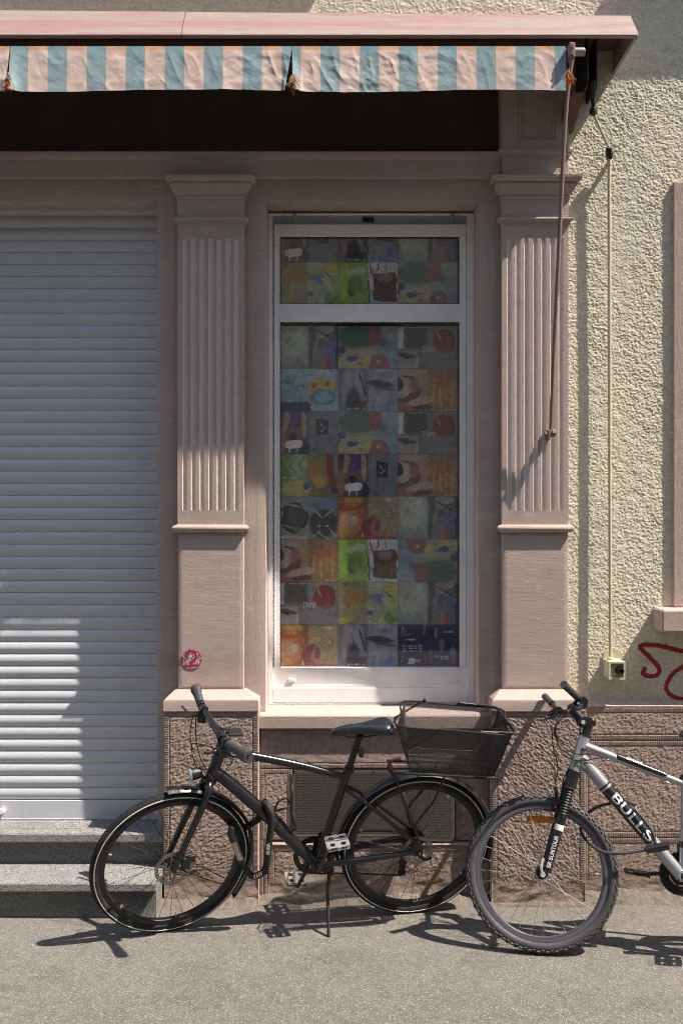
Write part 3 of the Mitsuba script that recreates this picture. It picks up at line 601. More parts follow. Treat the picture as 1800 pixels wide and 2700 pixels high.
# --- window sill and cellar wall
sill = loft_rects([(-.3915, .7085, -.205, .824), (-.3915, .7085, -.211, .829), (-.3915, .7085, -.212, .884), (-.3915, .7085, -.206, .8895), (-.3915, .7085, YW + .03, .8965)], .1)
put('window_sill', sill, 'plaster_upright', H, smooth=25)
CW = put('cellar_wall', cat(bx(-.3925, .7095, YC + .02, .1, -.02, .2815), bx(-.3925, -.233, YC + .02, .1, .2815, .623), bx(.541, .7095, YC + .02, .1, .2815, .623), bx(-.3925, .7095, YC + .02, .1, .623, .823)), 'sandstone', H, smooth=False)
def stone(x0, x1, z0, z1, bw, seed, par, yf=YC, amp=.007, broken=0., sides=(1, 1, 1, 1), yb=None, ang=.7):
    return put('stone', relief(x0 + .0015, x1 - .0015, z0 + .0015, z1 - .0015, yf, (yf + .03) if yb is None else yb, .0028, h_hewn(x0, x1, z0, z1, bw, seed, ang, amp, broken, sides), .0035), 'sandstone', par, smooth=True)
stone(-.3915, .7085, .628, .822, .024, 21, CW, amp=.003, sides=(0, 0, 1, 0))
stone(-.3915, -.236, .285, .628, .022, 22, CW)
stone(.545, .7085, .285, .628, .022, 23, CW)
stone(-.3915, -.352, -.02, .285, .018, 24, CW, sides=(1, 1, 0, 0), amp=.003)
stone(-.352, .61, -.02, .262, .028, 25, CW, broken=.16, sides=(1, 1, 0, 1), yf=YC - .003)
stone(.61, .7085, -.02, .285, .022, 26, CW, sides=(1, 1, 0, 1))
put('grille_ledge', loft_rects([(-.352, .61, YC - .006, .261), (-.352, .61, YC - .008, .266), (-.352, .61, YC - .004, .2725), (-.352, .61, YC + .06, .286)], .1), 'plaster', CW, smooth=25)

# --- perforated metal plate over the cellar opening
gx0, gx1, gz0, gz1 = -.2325, .5415, .2825, .6235
px = .0086; pz = px * math.sqrt(3) / 2
hexo = [(px / math.sqrt(3) * math.cos(math.radians(30 + 60 * k)), px / math.sqrt(3) * math.sin(math.radians(30 + 60 * k))) for k in range(6)]
hexi = [(.0031 * math.cos(math.radians(30 + 60 * k)), .0031 * math.sin(math.radians(30 + 60 * k))) for k in range(6)]
cv = np.array([(x, 0, z) for x, z in hexo] + [(x, 0, z) for x, z in hexi] + [(x, .0012, z) for x, z in hexi])
cf = []
for k in range(6):
    l = (k + 1) % 6
    cf += [[k, l, 6 + l], [k, 6 + l, 6 + k], [6 + k, 6 + l, 12 + l], [6 + k, 12 + l, 12 + k]]
cf = np.array(cf)
cent = []
r = 0; z = gz0 + .016
while z < gz1 - .014:
    x = gx0 + .014 + (px / 2 if r % 2 else 0)
    while x < gx1 - .012:
        cent.append((x, z)); x += px
    z += pz; r += 1
cent = np.array(cent)
wav = lambda x, z: .0035 * (meshkit.noise(np.stack([x / .2, z / .2, x * 0], -1), 8) - .5)
V = cv[None] + np.stack([cent[:, 0], YC - .006 - wav(cent[:, 0], cent[:, 1]), cent[:, 1]], -1)[:, None]
Fc = (cf[None] + (np.arange(len(cent)) * len(cv))[:, None, None]).reshape(-1, 3)
G = put('cellar_grille', trimesh.Trimesh(V.reshape(-1, 3), Fc, process=False), 'grille_metal', H, smooth=False)
put('border', cat(bx(gx0, gx1, YC - .007, YC - .004, gz0, gz0 + .0135), bx(gx0, gx1, YC - .007, YC - .004, gz1 - .0165, gz1), bx(gx0, gx0 + .0125, YC - .0068, YC - .0042, gz0 + .0135, gz1 - .0165), bx(gx1 - .0155, gx1, YC - .0068, YC - .0042, gz0 + .0135, gz1 - .0165)), 'grille_metal', G, smooth=False)
for sx in (gx0 + .006, (gx0 + gx1) / 2, gx1 - .006):
    put('screw', cat([disc((sx, YC - .0085, zz), (0, 1, 0), .0045, .003, 10) for zz in (gz0 + .007, gz1 - .007)]), 'steel_dark', G)
put('cellar_niche', bx(gx0 + .004, gx1 - .004, YC + .12, YC + .13, gz0, gz1), 'room_dark', H, smooth=False)

# --- sandstone base right of the right plinth, in courses
BW = put('base_wall', bx(1.12, 3.6, YC + .013, .1, -.02, .90), 'sandstone', H, smooth=False)
ZB = [-.02, .298, .765, .925]
for c in range(3):
    z0, z1 = ZB[c], ZB[c + 1]
    x = 1.153
    cuts = [1.153, 2.05 + .1 * c, 2.9, 3.6] if c != 1 else [1.153, 2.35, 3.6]
    for a, b in zip(cuts[:-1], cuts[1:]):
        if a < 1.2 or c == 1:
            stone(a, b, z0, z1, .026, 31 + c, BW, yf=YC - .007, amp=.008 if c != 0 else .007, broken=.14 if c == 0 else 0, sides=(1, 1, c > 0, 1), yb=YC + .02, ang=.75)
        else:
            put('stone', bx(a + .002, b - .002, YC - .007, YC + .02, z0, z1 - .002, .004), 'sandstone', BW, smooth=20)
put('base_ledge', loft_rects([(1.1, 3.6, YC - .006, .9245), (1.1, 3.6, YC - .007, .930), (1.1, 3.6, YST - .004, .9445)], .1), 'plaster', BW, smooth=25)

# --- crumbling mortar fillet where the walls meet the pavement
def fillet(x0, x1, y, w, h, seed):
    n = int((x1 - x0) / .006)
    xs = np.linspace(x0, x1, n)
    prof = [(0, 1), (.3, .82), (.55, .5), (.8, .22), (1.0, -.05)]
    nn = meshkit.fbm(np.stack([xs / .07, xs * 0 + seed, xs * 0], -1), 4, seed)
    mm = meshkit.fbm(np.stack([xs / .16, xs * 0 + seed + 3, xs * 0], -1), 3, seed + 1)
    V = np.array([[(x, y - w * a * (.45 + 1.1 * m), max(-.02, h * b * (.4 + 1.2 * k) + (.006 * (meshkit.noise(np.array([[x / .012, a * 5., seed]]))[0] - .5) if 0 < a < 1 else 0))) for a, b in prof] for x, k, m in zip(xs, nn, mm)])
    I = np.arange(n * 5).reshape(n, 5)
    return quads(V.reshape(-1, 3), np.stack([I[:-1, :-1], I[1:, :-1], I[1:, 1:], I[:-1, 1:]], -1).reshape(-1, 4))
put('mortar_footing', cat(fillet(-.85, -.392, YPL + .004, .075, .035, 1), fillet(-.40, .712, YC + .004, .075, .028, 2), fillet(.70, 1.155, YPL + .004, .02, .014, 3), fillet(1.15, 3.5, YC - .003, .06, .05, 4)), 'cement', H, smooth=True)

# --- roller shutter: curved slats with a bottom bar
sx0, sx1 = -2.3, -.896
RS = put('roller_shutter', cat(bx(sx0, sx1, YSH - .012, YSH + .008, .334, .422, .002), bx(sx0, sx1, YSH - .016, YSH + .012, .327, .3335, .002)), 'shutter_metal', H, smooth=20, label='closed grey metal roller shutter of the doorway')
nsl = 49
pit = (3.40 - .424) / nsl
tt = np.linspace(0, 1, 9)
bul = -.0092 * np.sin(np.pi * tt) ** .9
prof = [(YSH + b, .965 * t * pit + .0012) for t, b in zip(tt, bul)]
prof = [(YSH + .004, .0006)] + prof + [(YSH + .001, pit * .985), (YSH + .006, pit * .985), (YSH + .006, .0006)]
base = extr_x(prof, sx0, sx1)
for k in range(nsl):
    m = base.copy(); m.apply_translation((0, random.uniform(-.0007, .0007), .424 + k * pit))
    put('slat', m, 'shutter_metal', RS, smooth=40)
put('backing', bx(sx0, sx1, YSH + .010, YSH + .02, .34, 3.42), 'seal_black', RS, smooth=False)
put('guide_rail', bx(-.8965, -.889, YSH - .02, YSH + .03, .327, ZL, .002), 'shutter_metal', RS, smooth=20)
put('pull_knob', lathe([(0, -.03), (.012, -.03), (.016, -.02), (.013, -.006), (.008, 0), (0, 0)], (-1.684, YSH - .012, .375), (0, 1, 0), 16), 'white_frame', RS)
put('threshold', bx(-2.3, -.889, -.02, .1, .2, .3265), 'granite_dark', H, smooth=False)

# --- shop window
wx0, wx1, wz0, wz1 = -.366, .6625, .8985, 3.357
def ring(x0, x1, z0, z1, w, y0, y1, b=.003):
    """mitred frame: width w left, right, bottom, top"""
    l, r, d, u = w
    o = sbox(x0, z0, x1, z1).difference(sbox(x0 + l, z0 + d, x1 - r, z1 - u))
    m = trimesh.creation.extrude_polygon(o, y1 - y0, engine='earcut')
    m.apply_transform(np.array([[1, 0, 0, 0], [0, 0, -1, y1], [0, 1, 0, 0], [0, 0, 0, 1.]]))
    return m
SW = put('shop_window', cat(ring(wx0, wx1, wz0, wz1, (.021, .033, .001, .008), YW - .01, YW + .05), bx(wx0 + .0215, wx1 - .0335, YW + .0, YW + .05, wz0 + .005, 1.0775)), 'white_frame', H, smooth=20, label='white framed shop window with a fixed light above')
put('sash', cat(ring(-.338, .625, .995, 3.303, (.0285, .033, .0725, .0595), YW + .004, YW + .045), bx(-.3095, .592, YW + .0035, YW + .045, 2.815, 2.905)), 'white_frame', SW, smooth=20)
put('sash_bead', cat(ring(-.3095, .592, 1.0675, 2.815, (.004, .004, .004, .004), YW + .012, YW + .03), ring(-.3095, .592, 2.905, 3.2435, (.004, .004, .004, .004), YW + .012, YW + .03)), 'seal_black', SW, smooth=False)
put('bottom_board', cat(bx(-.343, .628, YW - .008, YW + .03, .905, .979, .003), bx(-.342, .627, YW - .002, YW + .03, .9795, .9935, .002)), 'white_frame', SW, smooth=20)
put('ventilation_strip', cat(bx(-.345, .628, YW + .004, YW + .04, 3.304, 3.350, .002), bx(-.345, .628, YW - .002, YW + .02, 3.303, 3.3085)), 'vent_grey', SW, smooth=20)
put('vent_plate', bx(.108, .162, YW - .003, YW + .004, 3.315, 3.339), 'seal_black', SW, smooth=20)
for x in (-.233, .553):
    put('guide_stop', cat(disc((x, YW - .012, 3.342), (0, 1, 0), .011, .03, 14), bx(x - .008, x + .008, YW - .008, YW + .004, 3.318, 3.336, .002)), 'vent_grey', SW)
for x in (-.250, .558):
    put('drain_cap', bx(x - .019, x + .019, YW - .010, YW + .003, 1.010, 1.026, .003), 'white_frame', SW, smooth=20)
for yy in (YW + .016, YW + .034):   # double glazing
    put('pane', quads([(-.31, yy, 1.066), (.593, yy, 1.066), (.593, yy, 2.816), (-.31, yy, 2.816)], [[0, 1, 2, 3]]), 'glass', SW, smooth=False)
    put('pane', quads([(-.31, yy, 2.904), (.593, yy, 2.904), (.593, yy, 3.245), (-.31, yy, 3.245)], [[0, 1, 2, 3]]), 'glass', SW, smooth=False)

# --- the window at the right edge of the picture
SD = put('side_window', cat(bx(1.605, 1.655, YST - .020, YST + .02, 1.40, 3.46, .004), bx(1.655, 2.60, YST - .020, YST + .02, 3.38, 3.46, .004), bx(2.60, 2.65, YST - .020, YST + .02, 1.40, 3.46, .004), bx(1.655, 1.672, YST - .014, YST + .02, 1.40, 3.38, .003)), 'plaster_upright', H, smooth=20)
put('side_sill', bx(1.512, 2.72, YST - .14, YST + .02, 1.291, 1.398, .008), 'plaster', SD, smooth=20)
put('side_frame', ring(1.672, 2.60, 1.398, 3.38, (.05, .05, .05, .05), YST - .012, YST + .03), 'white_frame', SD, smooth=20)
put('side_pane', bx(1.72, 2.56, YST - .005, YST - .001, 1.44, 3.34), 'seal_black', SD, smooth=False)

# ------------------------------------------------------------------ stone steps
ST = thing('stone_step', 'grey granite upper step in front of the roller shutter', 'step')
put('tread', bx(-2.3, -.8425, -.215, -.139, .283, .327, .006), 'granite', ST, smooth=20)
put('tread_slab', bx(-2.3, -.8905, -.1385, -.01, .283, .3268, .001), 'granite', ST, smooth=20)
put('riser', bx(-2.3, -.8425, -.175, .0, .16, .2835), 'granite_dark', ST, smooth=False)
ST = thing('stone_step', 'grey granite lower step on the pavement beside the left plinth', 'step')
put('tread', bx(-2.3, -.8425, -.435, -.165, .130, .172, .006), 'granite', ST, smooth=20)
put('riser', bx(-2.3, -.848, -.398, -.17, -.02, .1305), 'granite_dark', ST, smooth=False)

# ------------------------------------------------------------------ awning
AW = thing('awning', 'folded awning with pink painted hood and striped teal and pink valance', 'awning')
def hood_board(x0, x1):
    zt = lambda x: 4.149 + .0088 * (1.3 - x)
    pr = lambda x: [(-.498, 3.993), (-.501, 3.999), (-.498, 4.006), (-.370, zt(x)), (-.12, zt(x) + .02), (-.12, zt(x) - .006), (-.373, zt(x) - .022), (-.476, 4.010), (-.478, 3.993)]
    a, b = pr(x0), pr(x1); n = len(a)
    v = [(x0, y, z) for y, z in a] + [(x1, y, z) for y, z in b]
    m = quads(v, [[i, n + i, n + (i + 1) % n, (i + 1) % n] for i in range(n)])
    tri = trimesh.creation.triangulate_polygon(Polygon(a), engine='earcut')
    for x, s in ((x0, 1), (x1, -1)):
        m = cat(m, trimesh.Trimesh(np.column_stack([np.full(len(tri[0]), x), np.array(pr(x))[[np.argmin(np.hypot(*(np.array(a) - t).T)) for t in tri[0]]]]), tri[1][:, ::s], process=False))
    return m
put('hood_panel', hood_board(-3.2, -.719), 'hood_paint', AW, smooth=20)
put('hood_panel', hood_board(-.716, 1.324), 'hood_paint', AW, smooth=20)
ep = Polygon([(-.4995, 3.994), (-.497, 4.007), (-.370, 4.149), (-.12, 4.168), (-.12, 3.993)])
m = trimesh.creation.extrude_polygon(ep, .014, engine='earcut'); m.apply_transform(np.array([[0, 0, 1, 1.316], [1, 0, 0, 0], [0, 1, 0, 0], [0, 0, 0, 1.]]))
put('hood_end', m, 'hood_paint', AW, smooth=False)
put('hood_underside', cat(bx(-3.2, 1.315, -.36, -.121, 4.100, 4.125), bx(-3.2, 1.0, -.26, -.121, 4.0, 4.10)), 'hood_wood_dark', AW, smooth=False)
put('joint_rivet', cat([disc((-.707 + dx, -.449 + dz * .88, 4.04 + dz), (0, -.75, .66), .0035, .008, 8) for dx, dz in ((0, .03), (0, .06), (.012, -.01), (0, .085))]), 'arm_paint', AW, kind='stuff')
YV = -.514
put('front_rail', tube([(-3.2, YV + .018, 3.922), (1.09, YV + .018, 3.922)], .0165, 14), 'arm_paint', AW)
put('cloth_roller', tube([(-3.2, -.32, 4.03), (1.12, -.32, 4.03)], .045, 18), 'hood_wood_dark', AW)
def valance(x0, x1, seed, curl0=0., curl1=0., skew0=0., skew1=0.):
    nx, nzz = max(6, int((x1 - x0) / .006)), 40
    s, t = np.meshgrid(np.linspace(0, 1, nx), np.linspace(0, 1, nzz), indexing='ij')
    X = x0 + (x1 - x0) * s
    bot = 3.737 + .010 * (meshkit.fbm(np.stack([X[:, 0] / .35, X[:, 0] * 0, X[:, 0] * 0], -1), 3, seed) - .5) - .0045 * np.cos((X[:, 0]) * 5.0)
    Z = 3.940 + (bot[:, None] - 3.940) * t
    amp = np.clip(t * 4, 0, 1)
    w = .008 * (meshkit.fbm(np.stack([X / .042, Z / .034, X * 0 + seed], -1), 4, seed) - .5) + .0035 * (1 - np.abs(2 * meshkit.noise(np.stack([X / .055 + Z * 6, Z / .12, X * 0 + 5], -1), seed + 1) - 1)) ** 3
    stiff = (meshkit.noise(np.stack([X / .3, X * 0, X * 0 + 9], -1), seed + 4)) * .8 + .45
    Y = YV - .003 - w * amp * stiff - .010 * t
    d0, d1 = X - x0, x1 - X
    k0, k1 = np.exp(-(d0 / .03) ** 2), np.exp(-(d1 / .03) ** 2)
    Y -= curl0 * k0 * t * t + curl1 * k1 * t * t
    X = X + skew0 * k0 * t ** 1.2 + skew1 * k1 * t ** 1.2
    I = np.arange(nx * nzz).reshape(nx, nzz)
    return quads(np.stack([X, Y, Z], -1).reshape(-1, 3), np.stack([I[:-1, :-1], I[1:, :-1], I[1:, 1:], I[:-1, 1:]], -1).reshape(-1, 4))
put('valance', valance(-3.0, -1.478, 2, 0, .012, 0, -.018), 'valance_cloth', AW, smooth=True)
put('valance', valance(-1.476, -.222, 3, .035, .012, -.002, -.030), 'valance_cloth', AW, smooth=True)
put('valance', valance(-.220, 1.0, 4, .035, .0, .004, .0), 'valance_cloth', AW, smooth=True)
def tassel(x, z, seed):
    r = np.random.default_rng(seed)
    out = [[], []]
    for k in range(46):
        a = r.normal(0, .007); p0 = np.array([x + r.normal(0, .004), YV - .062 + r.normal(0, .004), z + r.uniform(-.005, .035)])
        L = r.uniform(.025, .055) * (1.0 if k % 3 else .6)
        p1 = p0 + [a, r.normal(-.004, .005), -L * .5]; p2 = p1 + [a + r.normal(0, .006), r.normal(0, .004), -L * .5]
        out[1 if k % 3 == 0 else 0].append(tube([p0, p1, p2], [.0016, .0015, .0009], 4))
    return out
for x, z, sd in ((-1.466, 3.762, 1), (-.213, 3.755, 2), (1.0, 3.775, 3)):
    o, t = tassel(x, z, sd)
    K = put('frayed_threads', cat(o), 'rope_orange', AW, smooth=False, kind='stuff')
    put('frayed_threads', cat(t), 'rope_teal', AW, smooth=False, kind='stuff')
# drop arm at the right end
arm = [(1.024, -.535, 3.92), (1.024, -.53, 3.87), (1.013, -.515, 3.78), (1.003, -.49, 3.60), (.997, -.44, 3.30), (.995, -.36, 2.9), (.993, -.29, 2.55), (.9925, -.236, 2.245)]
put('drop_arm', tube(arm, .0108, 10, sx=.8, smooth=3), 'arm_paint', AW, smooth=40)
put('arm_clamp', cat(bx(1.008, 1.036, -.552, -.49, 3.875, 3.945, .006), disc((1.022, -.553, 3.89), (0, 1, 0), .007, .01, 10), disc((1.022, -.553, 3.922), (0, 1, 0), .006, .008, 10)), 'arm_paint', AW, smooth=25)
put('rail_end', tube([(1.036, YV + .01, 3.922), (1.085, YV + .01, 3.922)], .0165, 16), 'vent_grey', AW)
put('arm_bracket', cat(bx(.972, .998, -.20, -.181, 2.205, 2.255, .003), bx(.9755, .992, -.25, -.2, 2.215, 2.25, .003), tube([(.962, -.236, 2.228), (1.014, -.236, 2.236)], .0115, 10), disc((.966, -.236, 2.229), (1, 0, 0), .016, .010, 8), disc((1.004, -.236, 2.234), (1, 0, 0), .019, .016, 10)), 'arm_paint', AW, smooth=25)
put('hood_bracket', cat(bx(1.135, 1.15, -.33, -.12, 3.84, 4.10, .004), bx(1.185, 1.197, -.30, -.12, 3.84, 4.08, .003)), 'black_iron', AW, smooth=20)
put('hood_bracket', extr_x([(-.122, 3.70), (-.13, 3.70), (-.36, 3.79), (-.36, 3.80), (-.122, 3.80)], 1.06, 1.12), 'hood_wood_dark', AW, smooth=20)

# crank drive hanging below the awning box
CR = thing('awning_crank', 'long cream crank rod with black joints on the stucco wall', 'crank')
put('gearbox', cat(bx(1.155, 1.182, -.335, -.285, 3.79, 3.87, .006), disc((1.168, -.31, 3.85), (1, 0, 0), .030, .022, 18)), 'black_iron', CR, smooth=30)
put('crank_eye', cat(tube([(1.172, -.31, 3.79), (1.174, -.31, 3.755)], .0095, 10), lathe([(0, -.02), (.014, -.017), (.019, 0), (.015, .017), (0, .022)], (1.176, -.308, 3.732), (0.1, 0, 1), 14)), 'black_iron', CR, smooth=40)
put('upper_rod', tube([(1.180, -.303, 3.715), (1.279, -.186, 3.607)], .0066, 10), 'crank_paint', CR)
put('universal_joint', cat(lathe([(0, -.03), (.013, -.028), (.018, -.012), (.014, 0), (.018, .012), (.013, .026), (0, .028)], (1.285, -.172, 3.583), (.15, .2, -1), 14), tube([(1.268, -.172, 3.585), (1.302, -.172, 3.581)], .009, 8)), 'gloss_black', CR, smooth=40)
put('collar', cat(tube([(1.286, -.168, 3.556), (1.287, -.166, 3.528)], .0115, 12), bx(1.270, 1.286, -.166, -.118, 3.520, 3.538, .002)), 'crank_paint', CR, smooth=30)
rod = [(1.287, -.166, 3.53), (1.2885, -.164, 3.0), (1.290, -.162, 2.4), (1.2915, -.163, 1.8), (1.2935, -.165, 1.165)]
put('rod', tube(rod, .0088, 12, smooth=6), 'crank_paint', CR)

BXK = thing('crank_socket_box', 'small cream metal box with a black crank socket on the wall', 'socket box')
put('housing', cat(bx(1.270, 1.348, -.205, -.112, 1.062, 1.148, .005), ring(1.270, 1.348, 1.062, 1.148, (.008, .008, .009, .008), -.226, -.204), bx(1.282, 1.305, -.210, -.203, 1.120, 1.128), bx(1.282, 1.300, -.210, -.203, 1.102, 1.110), bx(1.282, 1.305, -.210, -.203, 1.084, 1.092)), 'crank_paint', BXK, smooth=20)
put('socket', lathe([(.006, -.012), (.0085, -.018), (.0145, -.018), (.017, -.010), (.017, .012), (.02, .016), (0, .016)], (1.324, -.222, 1.104), (0, 1, 0), 20), 'gloss_black', BXK)
put('top_flange', cat(disc((1.293, -.167, 1.152), (0, 0, 1), .016, .010, 14), lathe([(0, 0), (.05, 0), (.052, .012), (0, .012)], (1.317, -.128, 1.150), (0, 1, 0), 24)), 'crank_paint', BXK, smooth=30)

# ------------------------------------------------------------------ graffiti and sticker
def stroke_mask(lines, w, seed):
    c = SV[SQ].mean(1)
    sel = np.zeros(len(c), bool)
    sub = np.where((c[:, 0] > 1.4) & (c[:, 2] < 1.3))[0]
    d = np.full(len(sub), 9.)
    for L in lines:
        P = spline(np.array(L), 14)
        A, Bq = P[:-1], P[1:]
        ab = Bq - A
        q = c[sub][:, None, [0, 2]]
        for i in range(0, len(A), 30):
            a, v = A[i:i + 30], ab[i:i + 30]
            t = np.clip(((q - a) * v).sum(-1) / ((v * v).sum(-1) + 1e-12), 0, 1)
            d = np.minimum(d, np.linalg.norm(q - a - t[..., None] * v, axis=-1).min(1))
    nn = meshkit.fbm(np.stack([c[sub][:, 0] / .006, c[sub][:, 2] / .006, c[sub][:, 0] * 0], -1), 2, seed)
    sel[sub[d < w * (.80 + .4 * nn)]] = True
    q = SQ[sel]
    vv = SV.copy(); vv[:, 1] -= .0008
    m = quads(vv, q); m.remove_unreferenced_vertices()
    return m
L1 = [(1.79, 1.168), (1.657, 1.184), (1.543, 1.210), (1.462, 1.214), (1.454, 1.195), (1.502, 1.148), (1.540, 1.100), (1.531, 1.068), (1.489, 1.063), (1.464, 1.076), (1.470, 1.098)]
L2 = [(1.72, 1.132), (1.657, 1.108), (1.607, 1.074), (1.578, 1.020), (1.583, .985), (1.616, .961), (1.657, .951), (1.72, .9475)]
GR = thing('graffiti', 'red sprayed graffiti squiggle on the cream stucco under the window sill', 'graffiti')
scene.pop(GR, None); scene[GR] = mikit.ply(stroke_mask([L1], .0112, 5), 'spray_red', smooth=True)
GR2 = thing('graffiti', 'red sprayed graffiti loop low on the stucco at the right edge', 'graffiti')
scene[GR2] = mikit.ply(stroke_mask([L2], .0105, 6), 'spray_red', smooth=True)
SK = thing('round_sticker', 'round red and white sticker low on the left pilaster', 'sticker')
scene[SK] = mikit.ply(disc((-.7185, YP - .0022, 1.152), (0, -1, 0), .0485, .002, 48), 'sticker_print', smooth=30)
# ------------------------------------------------------------------ posters pinned behind the glass
CW_, CH_ = .1512, .2161
PX, PZ = -.3195, 1.0733
def poster(design, col, row_z, label, group=None, flip=False):
    x0, x1 = PX + .1512 * col + .0006, PX + .1512 * (col + 2) - .0006
    z0, z1 = row_z + .0006, row_z + CH_ - .0006
    n = 7
    s, t = np.meshgrid(np.linspace(0, 1, n), np.linspace(0, 1, n), indexing='ij')
    sd = rng.uniform(0, 9)
    y = .085 + .004 * meshkit.noise(np.stack([s * 2 + sd, t * 2, s * 0], -1), 3)
    V = np.stack([x0 + (x1 - x0) * s, y, z0 + (z1 - z0) * t], -1).reshape(-1, 3)
    u, v = (2 * s, 1.43 * (1 - t)) if not flip else (2 * (1 - s), 1.43 * t)
    uv = np.stack([NAMES.index(design) * 4 + np.clip(u, .002, 1.998), v], -1).reshape(-1, 2)
    I = np.arange(n * n).reshape(n, n)
    m = quads(V, np.stack([I[:-1, :-1], I[1:, :-1], I[1:, 1:], I[:-1, 1:]], -1).reshape(-1, 4))
    k = thing('poster', label, 'poster', group)
    scene[k] = mikit.ply(m, 'print', smooth=True, uv=uv)
    if design == 'thirst':
        tm = meshkit.text_mesh('Thirst', .030, .0006)
        tm.apply_transform(np.array([[.62, .0, 0, x0 + .122], [0, 0, -1, .0845], [.03, 1, 0, z0 + .084], [0, 0, 0, 1.]]))
        put('lettering', tm, 'letter_white', k, smooth=False)
    return k
DESC = {'wing': 'pale green and dark portrait poster', 'valley': 'green blue landscape poster with yellow dots', 'thirst': 'grey poster with white lettering and red disc', 'wave': 'blue poster with yellow fish shape', 'dress': 'grey violet draped dress poster',
        'eclipse': 'poster of plum crescents and orange reeds', 'beard': 'poster with white beard and grey page', 'arrows': 'green and orange poster with thin arrows', 'mask': 'poster of black masks in pale outline', 'planet': 'poster of orange globe and plum planet', 'page': 'green poster with brown square on white', 'bird': 'ochre poster with blue bird shapes', 'drops': 'dark blue poster with pale drops'}
ROWS = [['wing', 'valley', 'thirst'], ['wave', 'dress', 'eclipse'], ['beard', 'valley', 'thirst'], ['arrows', 'beard', 'eclipse'], ['mask', 'planet', 'wing'], ['eclipse', 'page', 'valley'], ['thirst', 'bird', 'wing'], ['planet', 'dress', 'drops']]
ORD = ['top', 'second', 'third', 'fourth', 'fifth', 'sixth', 'seventh', 'bottom']
COLN = ['left', 'middle', 'right']
for r, row in enumerate(ROWS):
    for c, d in enumerate(row):
        poster(d, 2 * c, PZ + (7 - r) * CH_, f'{DESC[d]}, {COLN[c]} in {ORD[r]} row, large pane', 'posters behind the large pane', flip=(r == 5 and c == 2))
for r, row in enumerate([['beard', 'dress', 'wing'], ['bird', 'page', 'valley']]):
    for c, d in enumerate(row):
        poster(d, 2 * c, 3.1246 - r * CH_, f'{DESC[d]}, {COLN[c]} in {"upper" if r == 0 else "lower"} row, small top pane', 'posters behind the top pane')

# ------------------------------------------------------------------ bicycles. Local axes: x forward, y up in the frame plane, z to the rider's left
def bike_matrix(origin, yaw, lean):
    f = np.array([-math.cos(yaw), -math.sin(yaw), 0]); lh = np.array([math.sin(yaw), -math.cos(yaw), 0]); z = np.array([0, 0, 1.])
    M = np.eye(4)
    M[:3, 0], M[:3, 1], M[:3, 2], M[:3, 3] = f, math.cos(lean) * z + math.sin(lean) * lh, math.cos(lean) * lh - math.sin(lean) * z, origin
    return M
def rot_about(p0, ax, deg):
    return trimesh.transformations.rotation_matrix(math.radians(deg), ax, p0)

def spokes(c, R, rh, half, n, r=.00105, cross=1.05):
    out = []
    c = np.array(c)
    for k in range(n):
        a = 2 * math.pi * k / n
        s = 1 if k % 2 else -1
        b = a + (cross if (k // 2) % 2 else -cross)
        out.append(tube([c + [rh * math.cos(b), rh * math.sin(b), s * half], c + [R * math.cos(a), R * math.sin(a), s * .003]], r, 4))
    return cat(out)
def torus(c, R, r, seg=96, k=14, sq=1.0):
    th = np.arange(k) * 2 * np.pi / k
    return lathe(np.stack([R + r * np.cos(th), r * sq * np.sin(th)], 1), c, (0, 0, 1), seg, closed=True, ab=(np.array([1., 0, 0]), np.array([0, 1., 0]), np.array([0, 0, 1.])))
XY = (np.array([1., 0, 0]), np.array([0, 1., 0]), np.array([0, 0, 1.]))
def lz(prof, c, seg=32, closed=False, arc=None):
    return lathe(prof, c, (0, 0, 1), seg, closed=closed, ab=XY, arc=arc)
def plate(pts, z, t):
    m = trimesh.creation.extrude_polygon(Polygon(pts), t, engine='earcut'); m.apply_translation((0, 0, z - t / 2)); return m
def rotor(c, z, r):
    hub = Point(0, 0).buffer(.024).difference(Point(0, 0).buffer(.012))
    rg = Point(0, 0).buffer(r, 32).difference(Point(0, 0).buffer(r - .017, 32))
    arms = [LineString([(.020 * math.cos(a), .020 * math.sin(a)), (.042 * math.cos(a + .35), .042 * math.sin(a + .35)), ((r - .012) * math.cos(a + .45), (r - .012) * math.sin(a + .45))]).buffer(.0042) for a in np.arange(6) * math.pi / 3]
    holes = union_all([Point((r - .006 - .005 * (k % 2)) * math.cos(a), (r - .006 - .005 * (k % 2)) * math.sin(a)).buffer(.0025, 4) for k, a in enumerate(np.linspace(0, 2 * np.pi, 36, endpoint=False))])
    g = union_all([hub, rg] + arms).difference(holes)
    m = trimesh.util.concatenate([trimesh.creation.extrude_polygon(q, .002, engine='earcut') for q in getattr(g, 'geoms', [g])])
    m.apply_translation((c[0], c[1], z)); return m
def fender(c, R, half, a0, a1, seg=40):
    th = np.linspace(-1, 1, 9)
    out = [(R - .012 * (abs(t) ** 2.5), half * t) for t in th]
    inn = [(R - .0022 - .012 * (abs(t) ** 2.5), half * t * .96) for t in th[::-1]]
    return lz(out + inn, c, seg, closed=True, arc=(math.radians(a0), math.radians(a1)))

